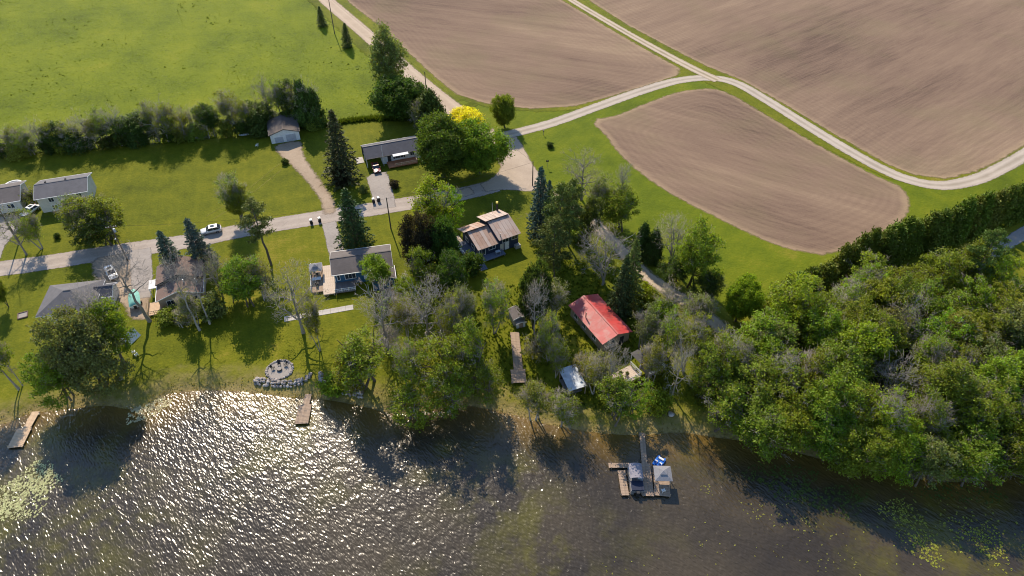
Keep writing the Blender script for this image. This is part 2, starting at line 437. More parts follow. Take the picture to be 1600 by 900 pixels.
def ribbon(name, px, width, z, mat, step=2.0):
    c = catmull([P(*q[:2]) for q in px], step); n = len(c)
    t = np.gradient(c, axis=0); t /= np.linalg.norm(t, axis=1)[:, None]
    nr = np.stack([-t[:, 1], t[:, 0]], 1)
    ws = np.interp(np.linspace(0, 1, n), np.linspace(0, 1, len(width)), width) if isinstance(width, (list, tuple)) else np.full(n, width)
    us = np.array([-1, -0.75, -0.45, 0, 0.45, 0.75, 1.0]); K = len(us)
    V = np.zeros((n, K, 3)); V[..., 2] = z
    V[..., :2] = c[:, None, :] + nr[:, None, :] * (us[None, :, None] * ws[:, None, None] / 2)
    d = (1 - np.abs(us))[None, :] * ws[:, None] / 2
    F = [(i * K + j, (i + 1) * K + j, (i + 1) * K + j + 1, i * K + j + 1)[::-1] for i in range(n - 1) for j in range(K - 1)]
    me = np_mesh(name, V.reshape(-1, 3), F, mat)
    for an, val in (('d', d), ('u', np.broadcast_to(us[None], (n, K)))):
        at = me.attributes.new(an, 'FLOAT', 'POINT'); at.data.foreach_set('value', np.ascontiguousarray(val, np.float32).ravel())
    o = link(bpy.data.objects.new(name, me)); o['kind'] = 'structure'
    return o

# shoreline in photo pixels, left to right (water level)
SHORE_PX = [(-260, 640), (-120, 660), (0, 664), (40, 648), (100, 640), (165, 634), (205, 640), (240, 634), (262, 616), (330, 610), (400, 614), (455, 622), (510, 625), (560, 634), (620, 646),
            (690, 640), (730, 634), (800, 648), (850, 662), (930, 676), (1000, 680), (1060, 676), (1120, 684), (1180, 692), (1240, 706),
            (1300, 722), (1380, 738), (1460, 752), (1530, 752), (1600, 742), (1720, 735), (1860, 735)]
shore = catmull([P(x, y, WL) for x, y in SHORE_PX], 1.5)
shore = np.vstack([[(-3000, shore[0][1] + 60)], shore, [(3000, shore[-1][1] + 60)]])

def shore_sd(pts):
    d = seg_dist(pts, shore, False)
    ys = np.interp(pts[:, 0], shore[:, 0], shore[:, 1])
    return np.where(pts[:, 1] > ys, d, -d)

def ground_z(sdv):
    t = np.clip(sdv / 3.5, 0, 1); up = WL - 0.05 + (-WL + 0.05) * (t * t * (3 - 2 * t))
    return np.where(sdv >= 0, up, np.maximum(WL - 0.05 + sdv * 0.22, -3.5))

def axis(core0, core1, step, far):
    a = list(np.arange(core0, core1, step)); s = step; x = core1
    while x < far: a.append(x); s *= 1.25; x += s
    a.append(far); s = step; x = core0 - step
    while x > -far: a.insert(0, x); s *= 1.25; x -= s
    a.insert(0, -far); return np.array(a)
gxs, gys = axis(-125, 125, 1.25, 3500), axis(45, 98, 1.25, 3500)
GX, GY = np.meshgrid(gxs, gys); gp = np.stack([GX.ravel(), GY.ravel()], 1)
gsd = shore_sd(gp)
far_bank = np.clip((-60 - gp[:, 1]) / 6, 0, 1)                      # the other bank, behind the camera
gz = ground_z(gsd) * (1 - far_bank)
ny, nx = GX.shape
idx = np.arange(nx * ny).reshape(ny, nx)
GF = np.stack([idx[:-1, :-1], idx[:-1, 1:], idx[1:, 1:], idx[1:, :-1]], -1).reshape(-1, 4)
me = np_mesh('ground', np.column_stack([gp, gz]), GF, M['lawn'])
at = me.attributes.new('sd', 'FLOAT', 'POINT'); at.data.foreach_set('value', np.where(far_bank > 0, 20, gsd).astype(np.float32))
me.shade_smooth()
ground = link(bpy.data.objects.new('ground', me)); ground['kind'] = 'structure'

def gz_at(X, Y):
    return float(ground_z(shore_sd(np.array([[X, Y]])))[0])
def PG(x, y):
    """point on the ground under a photo pixel"""
    q = P(x, y, 0)
    for _ in range(4): q = P(x, y, gz_at(q.x, q.y))
    return q

wo_ = [(a, b) for a, b in shore[1:-1]]
wl = [(-900, shore[1][1] + 20)] + wo_ + [(900, shore[-2][1] + 20), (900, -75), (-900, -75)]
water = sheet('river', wl, WL, M['water'], grid=9.0, smooth=False, step=14.0, dist_line=shore[1:-1])

# fields ---------------------------------------------------------------
def px(*q): return [P(a, b) for a, b in q]
sheet('pasture', px((-260, -90), (120, -110), (440, -90), (486, 0), (545, 58), (585, 92), (632, 136), (668, 168), (688, 188), (590, 186), (520, 194), (470, 203), (300, 222), (100, 240), (-60, 250), (-300, 270)), 0.012, M['pasture'], 6, False)
sheet('verge', px((700, 150), (760, 165), (830, 172), (900, 169), (960, 152), (1060, 120), (1130, 140), (1300, 235), (1430, 285), (1560, 262), (1660, 235), (1640, 330), (1400, 410), (1260, 490), (1180, 500), (1080, 455), (980, 372), (900, 318), (845, 285), (815, 245), (760, 205)), 0.012, M['lawn_field'], 5)
M['soilA'] = soil_mat('tilled_soil_north', -18, 1.0)
M['soilB'] = soil_mat('tilled_soil_oval', -30, 1.0, 16)
M['soilC'] = soil_mat('tilled_soil_east', 37, 1.0, 14)
sheet('tilled_field', px((480, -90), (512, -30), (545, 5), (600, 48), (640, 86), (680, 123), (712, 148), (755, 162), (830, 171), (900, 167), (960, 150), (1020, 132), (1058, 119), (1070, 110), (1030, 88), (960, 48), (890, 6), (840, -22), (760, -90)), 0.03, M['soilA'], 6, False)
sheet('tilled_field', px((924, 188), (960, 180), (1010, 160), (1060, 143), (1110, 138), (1145, 148), (1200, 180), (1290, 232), (1370, 274), (1408, 290), (1424, 318), (1412, 345), (1380, 368), (1300, 398), (1255, 395), (1200, 380), (1120, 342), (1050, 306), (1000, 272), (965, 240), (944, 212)), 0.03, M['soilB'], 5)
sheet('tilled_field', px((860, -40), (905, -8), (980, 40), (1040, 72), (1100, 103), (1160, 127), (1230, 167), (1310, 215), (1390, 260), (1430, 275), (1480, 281), (1530, 268), (1570, 248), (1640, 205), (1900, 60), (2000, -90), (800, -90)), 0.03, M['soilC'], 7, False)
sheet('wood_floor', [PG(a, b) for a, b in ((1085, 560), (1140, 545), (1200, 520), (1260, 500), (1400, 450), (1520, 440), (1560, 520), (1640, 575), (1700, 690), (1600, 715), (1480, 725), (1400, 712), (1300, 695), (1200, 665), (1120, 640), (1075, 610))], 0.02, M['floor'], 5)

# roads -----------------------------------------------------------------
ribbon('gravel_road', [(440, -66), (478, -30), (510, 0), (580, 60), (645, 118), (702, 165), (750, 205), (790, 240), (815, 275)], [6.6, 6.6, 6.4, 6.6, 8.0], 0.040, M['gravel'])
ribbon('asphalt_road', [(-240, 452), (-100, 434), (0, 420), (75, 410), (150, 398), (225, 387), (300, 376), (375, 361), (450, 348), (525, 336), (600, 324), (680, 311), (735, 300), (775, 290)], 6.0, 0.044, M['asphalt'])
sheet('junction', px((762, 196), (790, 214), (806, 210), (835, 258), (852, 282), (842, 298), (826, 300), (785, 298), (745, 303), (716, 312), (712, 297), (748, 287), (774, 272), (782, 250), (768, 228), (745, 208)), 0.050, M['flare'], 3)
ribbon('farm_track', [(780, 213), (800, 209), (860, 193), (930, 168), (1000, 143), (1060, 126), (1110, 122), (1150, 130), (1200, 158), (1290, 214), (1370, 260), (1420, 281), (1470, 290), (1520, 282), (1560, 265), (1620, 230), (1700, 170)], 4.5, 0.056, M['track'])
ribbon('farm_track', [(820, -50), (885, -5), (960, 40), (1020, 74), (1080, 106), (1122, 126)], [3.6, 3.6, 3.8, 4.4], 0.062, M['track_grass'])
ribbon('gravel_lane', [(828, 285), (850, 300), (885, 318), (925, 346), (965, 385), (1010, 430), (1065, 467), (1105, 494), (1135, 520)], 4.2, 0.040, M['lane'])
sheet('driveway', px((570, 272), (606, 268), (618, 312), (620, 324), (583, 328), (582, 312)), 0.054, M['drive'], 2, False)
sheet('driveway', px((502, 350), (526, 344), (541, 398), (514, 404)), 0.054, M['drive'], 2, False)
sheet('gravel_driveway', px((428, 228), (470, 220), (478, 245), (508, 288), (526, 316), (524, 334), (503, 336), (500, 318), (482, 290), (456, 262), (438, 246)), 0.054, M['drive_gravel'], 2)
sheet('gravel_driveway', px((140, 410), (150, 402), (236, 386), (240, 430), (236, 470), (232, 500), (204, 502), (190, 478), (160, 446), (143, 430)), 0.054, M['drive_gravel'], 2, False)
sheet('driveway', px((200, 392), (237, 386), (240, 430), (236, 465), (205, 470), (203, 430)), 0.060, M['drive'], 2, False)
sheet('driveway', px((-80, 340), (30, 338), (36, 350), (8, 385), (2, 404), (-30, 420), (-80, 420)), 0.054, M['drive'], 2, False)
sheet('footpath', px((797, 340), (830, 330), (850, 322), (850, 330), (830, 338), (800, 347)), 0.030, M['drive_gravel'], 2)
sheet('driveway', px((1535, 402), (1560, 378), (1600, 352), (1680, 320), (1680, 345), (1600, 378), (1560, 404)), 0.030, M['drive'], 2)

M['wheel'] = road_mat('flattened_grass', (0.135, 0.140, 0.012), (0.175, 0.170, 0.022), 0.25)
ribbon('wheel_track', [(322, 338), (352, 320), (392, 292), (424, 266), (440, 254)], .55, 0.012, M['wheel'])
ribbon('wheel_track', [(334, 342), (366, 322), (404, 294), (434, 270), (448, 258)], .55, 0.012, M['wheel'])

# ================================================================== tree prototypes (meshes only)
UPV = np.array([0, 0, 1.0])
def unit(a): return a / (np.linalg.norm(a, axis=-1, keepdims=True) + 1e-9)

def leaf_quads(C, size, rng, up=0.5, aspect=0.62, out=None, lean=None):
    """folded rhombus leaves/leaf sprays: C centres, returns verts, faces"""
    n = len(C)
    nrm = unit(rng.normal(size=(n, 3)) + UPV * up + (0 if out is None else out))
    U = rng.normal(size=(n, 3)) if lean is None else lean + rng.normal(size=(n, 3)) * 0.35
    U = unit(U - (U * nrm).sum(1, keepdims=True) * nrm); W = np.cross(nrm, U)
    s = size * rng.uniform(0.6, 1.3, (n, 1))
    V = np.stack([C - U * s, C + W * s * aspect + nrm * s * 0.18, C + U * s, C - W * s * aspect + nrm * s * 0.18], 1).reshape(-1, 3)
    i = np.arange(n)[:, None] * 4
    return V, i + np.array([[0, 1, 2, 3]])

def spikes(A, B, r, rng):
    """three-sided tapering twigs from A to B"""
    n = len(A); t = unit(B - A); a = unit(np.cross(t, rng.normal(size=(n, 3)))); b = np.cross(t, a)
    r = np.broadcast_to(np.asarray(r, float).reshape(-1, 1), (n, 1))
    V = np.stack([A + a * r, A + (-0.5 * a + 0.866 * b) * r, A + (-0.5 * a - 0.866 * b) * r, B], 1).reshape(-1, 3)
    i = np.arange(n)[:, None] * 4
    F = np.concatenate([i + np.array([[0, 1, 3]]), i + np.array([[1, 2, 3]]), i + np.array([[2, 0, 3]])])
    return V, F

def bez(a, b, sag, n, rng, wob):
    a, b = np.array(a, float), np.array(b, float); t = np.linspace(0, 1, n + 1)[:, None]
    m = a + (b - a) * 0.5 + sag
    q = (1 - t) ** 2 * a + 2 * t * (1 - t) * m + t * t * b
    L = np.linalg.norm(b - a); q[1:-1] += rng.normal(size=(n - 1, 3)) * wob * L
    return q

PROTO = {}
def broadleaf(key, seed, H=13.0, R=4.5, base=0.28, ncl=170, nleaf=55, lsize=0.28, clr=1.0, limbs=9, bare=0.0, lump=0.3, top=1.0,
              trunk_r=0.22, ntw=5, stems=1, hollow=0.45, twl=1.0, skew=0.0, twr=0.022):
    rng = np.random.default_rng(seed); T = MB()
    zc = H * (base + 1) / 2; hz = H * (1 - base) / 2
    lob = unit(rng.normal(size=(7, 3))); amp = rng.uniform(-lump, lump, 7)
    d = unit(rng.normal(size=(ncl, 3))); f = 1 + (np.maximum(d @ lob.T, 0) ** 3 @ amp)
    rr = rng.uniform(0.02, 1, ncl) ** hollow
    # narrower towards the foot of the crown
    C = d * rr[:, None] * f[:, None] * np.array([R, R, hz]) * 0.93
    taper = np.clip(1 - np.maximum(C[:, 2] / hz, 0) ** 2 * (1 - top) * 0.9, 0.2, 1); C[:, :2] *= taper[:, None]
    C[:, 2] += zc; C[:, 0] += skew * (C[:, 2] / H) ** 2
    nodes = []; nrad = []
    for s in range(stems):
        off = np.array([0, 0, 0.0]) if stems == 1 else np.append(rng.normal(size=2) * 0.45, 0)
        topp = np.array([skew * 0.6, 0, H * rng.uniform(0.70, 0.82)]) + np.append(rng.normal(size=2) * R * (0.08 if stems == 1 else 0.35), 0)
        tk = bez(off, topp, np.append(rng.normal(size=2) * 0.25, 0), 7, rng, 0.004)
        r0 = trunk_r * (1 if stems == 1 else 0.62); rads = r0 * (1 - np.linspace(0, 1, 8)) ** 0.75 + 0.035; rads[0] *= 1.35
        T.tube(tk, list(rads), 7)
        nodes += [(q, r) for q, r in zip(tk[2:], rads[2:])]
    order = [int(np.argmax(C[:, 2]))]
    dm = np.linalg.norm(C - C[order[0]], axis=1)
    for _ in range(limbs - 1):
        k = int(np.argmax(dm)); order.append(k); dm = np.minimum(dm, np.linalg.norm(C - C[k], axis=1))
    for k in order:
        e = C[k] * np.array([0.92, 0.92, 1]); hd = np.hypot(e[0], e[1])
        zt = np.clip(e[2] - hd * rng.uniform(0.55, 1.0), H * base * 0.8, H * 0.66)
        cand = min(nodes[:6 * stems], key=lambda q: abs(q[0][2] - zt) + rng.random() * 0.5)
        p = bez(cand[0], e, np.array([0, 0, 0.10 * hd]), 5, rng, 0.035)
        r0 = min(cand[1] * 0.7, 0.14); rads = r0 * (1 - np.linspace(0, 1, 6)) + 0.02
        T.tube(p, list(rads), 5); nodes += [(q, r) for q, r in zip(p[1:], rads[1:])]
    NP = np.array([q for q, r in nodes]); NR = np.array([r for q, r in nodes])
    twA, twB, twR = [], [], []
    for c in C:
        dv = c - NP; dist = np.linalg.norm(dv, axis=1) + np.maximum(-dv[:, 2], 0) * 1.2
        j = int(np.argmin(dist)); 
        if dist[j] < 0.15: continue
        p = bez(NP[j], c, np.array([0, 0, 0.06 * dist[j]]), 3, rng, 0.05)
        r0 = min(NR[j] * 0.8, 0.055 + 0.02 * bare); T.tube(p, [r0, r0 * .8, r0 * .6, 0.014], 4, False)
    # twigs
    cb = rng.random(ncl) < bare
    for i, c in enumerate(C):
        n = ntw * (3 if cb[i] else 1)
        if not n: continue
        a = c + rng.normal(size=(n, 3)) * clr * 0.35
        o = unit(c - np.array([0, 0, zc - hz * 0.6])) * 0.6
        b = a + unit(rng.normal(size=(n, 3)) * 0.5 + o * 1.5) * rng.uniform(0.5, 1.25, (n, 1)) * clr * twl
        twA.append(a); twB.append(b)
        if cb[i]:
            a2 = a + (b - a) * rng.uniform(0.3, 0.8, (n, 1)); twA.append(a2); twB.append(a2 + unit(rng.normal(size=(n, 3)) + o) * clr * 0.5 * twl)
    g = {'H': H, 'R': R, 'trunk': T.mesh(key + '_trunk', 'bark' if bare < 0.4 else 'twig')}
    if twA:
        V, F = spikes(np.vstack(twA), np.vstack(twB), twr, rng); g['branches'] = np_mesh(key + '_twigs', V, F, M['twig'])
    lc = C[~cb]
    if len(lc) and nleaf:
        cnt = rng.poisson(nleaf, len(lc)).clip(3); ii = np.repeat(np.arange(len(lc)), cnt)
        sc = rng.uniform(0.7, 1.25, len(lc))[ii][:, None]
        L = lc[ii] + rng.normal(size=(len(ii), 3)) * np.array([0.5, 0.5, 0.36]) * clr * sc
        outv = unit(L - np.array([0, 0, zc])) * 0.5
        V, F = leaf_quads(L, lsize, rng, 0.55, 0.62, outv); g['crown'] = np_mesh(key + '_leaves', V, F, M['leaf'])
    PROTO[key] = g

def spruce(key, seed, H=15.0, R=3.0, base=0.05, lev=0.42, nb=9, droop=0.35, nl=26, ls=0.26, power=0.85):
    rng = np.random.default_rng(seed); T = MB()
    T.tube([(0, 0, 0), (0.03, 0, H * .5), (0, 0, H)], [0.20, 0.11, 0.015], 7)
    Ls, Ds = [], []; z = H * base; a0 = 0
    while z < H * 0.985:
        fr = (z / H - base) / (1 - base); L0 = R * (1 - fr) ** power * (0.8 if fr < 0.04 else 1) + 0.10
        n = max(4, int(nb * (0.45 + 0.55 * (1 - fr))))
        for k in range(n):
            a = a0 + 2 * math.pi * k / n + rng.normal() * 0.22; L = L0 * rng.uniform(0.68, 1.12)
            dirv = np.array([math.cos(a), math.sin(a), 0]); lat = np.array([-math.sin(a), math.cos(a), 0])
            m = max(5, int(nl * (0.25 + 0.75 * L / R)))
            s = rng.uniform(0.12, 1, m) ** 0.7
            wdt = (0.16 + 0.30 * L * (1 - s)) * rng.uniform(-1, 1, m)
            zz = z - droop * L * s * (1 - 0.45 * s) + rng.normal(size=m) * 0.07
            q = dirv[None] * (s * L)[:, None] + lat[None] * wdt[:, None]; q[:, 2] = zz
            Ls.append(q); dd = dirv[None] * 1.0 + lat[None] * np.sign(wdt)[:, None] * 0.5; dd[:, 2] = -0.28; Ds.append(dd)
            if L > 0.8: T.tube([(0, 0, z), tuple(dirv * L * 0.8 + np.array([0, 0, z - droop * L * 0.5]))], [0.035, 0.008], 3, False)
        z += lev * rng.uniform(0.75, 1.25) * (0.6 + 0.5 * (1 - fr)); a0 += 0.9
    C = np.vstack(Ls); D = np.vstack(Ds)
    V, F = leaf_quads(C, ls, rng, 0.9, 0.42, None, D)
    PROTO[key] = {'H': H, 'R': R, 'trunk': T.mesh(key + '_trunk', 'bark'), 'crown': np_mesh(key + '_needles', V, F, M['needle'])}

def pine(key, seed, H=15.0, R=4.0, base=0.3, nbr=34, nt=12, nl=34, lean=0.0):
    rng = np.random.default_rng(seed); T = MB()
    tk = bez((0, 0, 0), (lean, 0, H * .97), np.array([0.2, 0.1, 0]), 8, rng, 0.006)
    T.tube(tk, list(0.21 * (1 - np.linspace(0, 1, 9)) ** 0.8 + 0.03), 7)
    Ls, Os = [], []
    for k in range(nbr):
        fr = (k + rng.random()) / nbr; z = H * (base + (1 - base) * fr * 0.97)
        prof = (0.55 + 0.75 * fr) if fr < 0.4 else (0.85 * (1 - (fr - 0.4) / 0.6) ** 0.8 + 0.12)
        L = R * prof * rng.uniform(0.6, 1.2); a = k * 2.4 + rng.normal() * 0.4
        dirv = np.array([math.cos(a), math.sin(a), 0.10 + 0.45 * fr]); st = np.array([np.interp(z, tk[:, 2], tk[:, 0]), np.interp(z, tk[:, 2], tk[:, 1]), z])
        p = bez(st, st + dirv * L, np.array([0, 0, -0.06 * L]), 4, rng, 0.03)
        T.tube(p, [0.06, 0.05, 0.035, 0.02, 0.008], 4, False)
        for j in range(max(3, int(nt * L / R))):
            s = rng.uniform(0.30, 1.02); c = st + dirv * L * s + np.array([-dirv[1], dirv[0], 0]) * rng.normal() * 0.26 * L * (1.15 - s) + np.array([0, 0, rng.uniform(0, 0.25)])
            q = c + rng.normal(size=(nl, 3)) * np.array([0.34, 0.34, 0.15])
            Ls.append(q); Os.append(unit(q - c + np.array([0, 0, -0.12])) + dirv * 0.3)
    C = np.vstack(Ls); D = np.vstack(Os)
    V, F = leaf_quads(C, 0.24, rng, 0.8, 0.30, None, D)
    PROTO[key] = {'H': H, 'R': R, 'trunk': T.mesh(key + '_trunk', 'bark'), 'crown': np_mesh(key + '_needles', V, F, M['needle'])}

def cedar(key, seed, H=8.0, R=1.9, n=6500, ls=0.24, tip=0.75):
    rng = np.random.default_rng(seed); T = MB()
    T.tube([(0, 0, 0), (0.05, 0, H * .5), (0, 0, H * .95)], [0.15, 0.09, 0.02], 6)
    for k in range(14):
        z = H * rng.uniform(0.1, 0.8); a = rng.uniform(0, 6.28); T.tube([(0, 0, z), (math.cos(a) * R * .7, math.sin(a) * R * .7, z + 0.8)], [0.04, 0.01], 3, False)
    ncl = 150; fr = rng.uniform(0.03, 1, ncl); a = rng.uniform(0, 6.283, ncl)
    prof = np.minimum(1.0, (fr / 0.10 + 0.55)) * np.clip(1 - fr, 0, 1) ** tip
    rad = R * (prof + 0.05) * rng.uniform(0.60, 1.12, ncl) * 1.12
    cl = np.column_stack([np.cos(a) * rad, np.sin(a) * rad, fr * H * 0.99])
    ii = rng.integers(0, ncl, n)
    C = cl[ii] + rng.normal(size=(n, 3)) * np.array([0.30, 0.30, 0.40]); C[:, 2] = C[:, 2].clip(0.08)
    out = unit(C * np.array([1, 1, 0])); lean = out * 0.5 + np.array([0, 0, 1.0])
    V, F = leaf_quads(C, ls, rng, 0.25, 0.45, out * 1.2, lean)
    PROTO[key] = {'H': H, 'R': R, 'trunk': T.mesh(key + '_trunk', 'bark'), 'crown': np_mesh(key + '_sprays', V, F, M['needle'])}

broadleaf('maple1', 1, 13, 6.0, 0.12, 300, 98, 0.228, 1.15, 11, lump=0.35, hollow=0.30, trunk_r=0.34, ntw=0)
broadleaf('maple2', 2, 12, 5.4, 0.10, 280, 98, 0.228, 1.1, 11, lump=0.4, hollow=0.30, trunk_r=0.32, ntw=0)
broadleaf('ash1', 3, 14, 4.6, 0.22, 150, 98, 0.198, 0.95, 11, bare=0.06, lump=0.55, ntw=3, hollow=0.4, stems=2)
broadleaf('ash2', 4, 14, 4.6, 0.18, 145, 95, 0.198, 1.0, 10, bare=0.10, lump=0.6, ntw=3, hollow=0.4, stems=3)
broadleaf('ash3', 5, 15, 4.2, 0.25, 140, 102, 0.198, 0.95, 10, bare=0.05, lump=0.55, ntw=3, hollow=0.38, top=0.6)
broadleaf('ash4', 6, 14, 5.0, 0.15, 165, 88, 0.198, 1.0, 12, bare=0.12, lump=0.65, ntw=3, hollow=0.42, stems=2)
broadleaf('ash5', 16, 14, 6.0, 0.03, 300, 80, 0.20, 1.05, 14, bare=0.05, lump=0.6, ntw=2, hollow=0.38, stems=2)
broadleaf('wisp1', 51, 14, 4.6, 0.10, 125, 62, 0.185, 0.85, 13, bare=0.22, lump=0.75, ntw=3, hollow=0.42, stems=4, top=0.75)
broadleaf('wisp2', 52, 14, 4.6, 0.14, 115, 66, 0.185, 0.85, 13, bare=0.18, lump=0.8, ntw=3, hollow=0.40, stems=3, top=0.7)
broadleaf('wisp3', 53, 15, 4.0, 0.06, 135, 60, 0.185, 0.82, 14, bare=0.15, lump=0.6, ntw=3, hollow=0.42, stems=2, top=0.5)
broadleaf('half1', 7, 13, 4.2, 0.25, 130, 64, 0.167, 0.95, 11, bare=0.42, lump=0.5, ntw=6, hollow=0.5, stems=2)
broadleaf('half2', 8, 13, 4.4, 0.22, 130, 56, 0.167, 1.0, 11, bare=0.50, lump=0.5, ntw=6, hollow=0.5, stems=3)
broadleaf('bare1', 9, 14, 4.2, 0.28, 130, 14, 0.15, 1.0, 16, bare=0.72, lump=0.5, ntw=2, hollow=0.5, twl=1.15)
broadleaf('bare2', 10, 13, 4.4, 0.24, 130, 14, 0.15, 1.0, 16, bare=0.75, lump=0.5, ntw=2, hollow=0.55, stems=3, twl=1.15)
broadleaf('bare3', 11, 16, 4.0, 0.42, 80, 0, 0.2, 1.0, 10, bare=1.0, lump=0.5, ntw=2, hollow=0.5, twl=1.2, trunk_r=0.21)
broadleaf('poplar', 12, 18, 3.6, 0.10, 230, 85, 0.198, 0.95, 10, bare=0.1, lump=0.3, ntw=3, hollow=0.4, top=0.5, stems=2)
broadleaf('shrub1', 13, 3.0, 2.0, 0.02, 60, 60, 0.17, 0.6, 6, lump=0.4, hollow=0.35, trunk_r=0.07, ntw=2, stems=3, twr=0.012)
broadleaf('shrub2', 14, 3.2, 2.0, 0.02, 60, 26, 0.16, 0.6, 6, bare=0.45, lump=0.4, hollow=0.5, trunk_r=0.07, ntw=5, stems=4, twr=0.012)
broadleaf('brush', 15, 3.2, 2.2, 0.02, 70, 0, 0.16, 0.75, 8, bare=1.0, lump=0.4, hollow=0.6, trunk_r=0.06, ntw=6, stems=5, twr=0.015)
spruce('spruce1', 21); spruce('spruce2', 22, 14, 3.2, 0.03, 0.40, 9, 0.42, 26, 0.26, 0.75); spruce('spruce3', 23, 13, 2.3, 0.03, 0.36, 9, 0.25, 22, 0.22, 0.7)
pine('pine1', 31); pine('pine2', 32, 14, 4.4, 0.18, 38, 13, 34); pine('pine3', 33, 15, 3.4, 0.42, 24, 10, 30, 0.8)
cedar('cedar1', 41); cedar('cedar2', 42, 8, 2.0, 6500, 0.24, 0.6); cedar('cedar3', 43, 8, 1.8, 6000, 0.24, 0.9)

TINT = {'mid': (0.122, 0.158, 0.016), 'spring': (0.140, 0.190, 0.016), 'sage': (0.118, 0.140, 0.040), 'lime': (0.150, 0.212, 0.012), 'dark': (0.052, 0.078, 0.014), 'dark2': (0.072, 0.108, 0.014), 'deep': (0.040, 0.068, 0.014),
        'grey': (0.130, 0.148, 0.044), 'blue': (0.058, 0.088, 0.072), 'yellow': (0.50, 0.43, 0.014), 'purple': (0.032, 0.033, 0.018),
        'cedar': (0.078, 0.106, 0.012), 'pine': (0.090, 0.112, 0.026), 'spruce': (0.046, 0.066, 0.022), 'bud': (0.155, 0.170, 0.055), 'olive': (0.145, 0.168, 0.022)}
NAME = {'maple': 'maple_tree', 'ash': 'broadleaf_tree', 'wisp': 'broadleaf_tree', 'half': 'sparse_tree', 'bare': 'bare_tree', 'poplar': 'poplar_tree', 'shrub': 'shrub', 'brush': 'bare_brush',
        'spruce': 'spruce_tree', 'pine': 'pine_tree', 'cedar': 'cedar_tree'}
trng = random.Random(5)
def plant(kind, base, Hm, Rm, tint, label, group=None, rz=None, lean=0.0):
    g = PROTO[kind]; stem = kind.rstrip('0123456789')
    r = empty(NAME[stem], base, 0, label, 'shrub' if stem in ('shrub', 'brush') else 'tree', group)
    sxy, sz = Rm / g['R'], Hm / g['H']
    r.rotation_euler = (trng.uniform(-.02, .02), lean + trng.uniform(-.02, .02), trng.uniform(0, 6.28) if rz is None else rz)
    r.scale = (sxy, sxy, sz)
    c = [1.32 * v for v in TINT[tint]]; j = [trng.uniform(0.88, 1.14) for _ in range(2)]
    for part in ('trunk', 'branches', 'crown'):
        if part in g:
            o = link(bpy.data.objects.new(part, g[part]), r)
            if part != 'trunk': o['kind'] = 'stuff'
            o.color = (c[0] * j[0], c[1] * j[1], c[2], 1)
    return r
def tree(kind, bx, by, ty, wpx, tint, label, group=None, **k):
    if kind[0] == '!': kind = kind[1:]                         # x is the foot of a trunk in view
    else: bx = bx + 0.5 * (by - ty) * (800.0 - bx) / (1617.0 - by)   # x is the middle of the crown; verticals fan out from the nadir
    b = PG(bx, by); Hm = height_for(b, ty); Z = depth_at(b.x, b.y, Hm * 0.6)
    stem = kind.rstrip('0123456789'); g = PROTO[kind]
    if stem == 'spruce': wpx *= 1.28
    Rm = 0.5 * wpx * Z / FPX
    # a round crown hides its own tip behind the rim: its visible top is the far upper edge
    if stem in ('maple', 'ash', 'wisp', 'half', 'bare', 'shrub', 'brush'): Hm = max(Hm - 0.28 * Rm, 1.0)
    b = b.copy(); b.z -= 0.05
    return plant(kind, b, Hm, Rm, tint, label, group, **k)

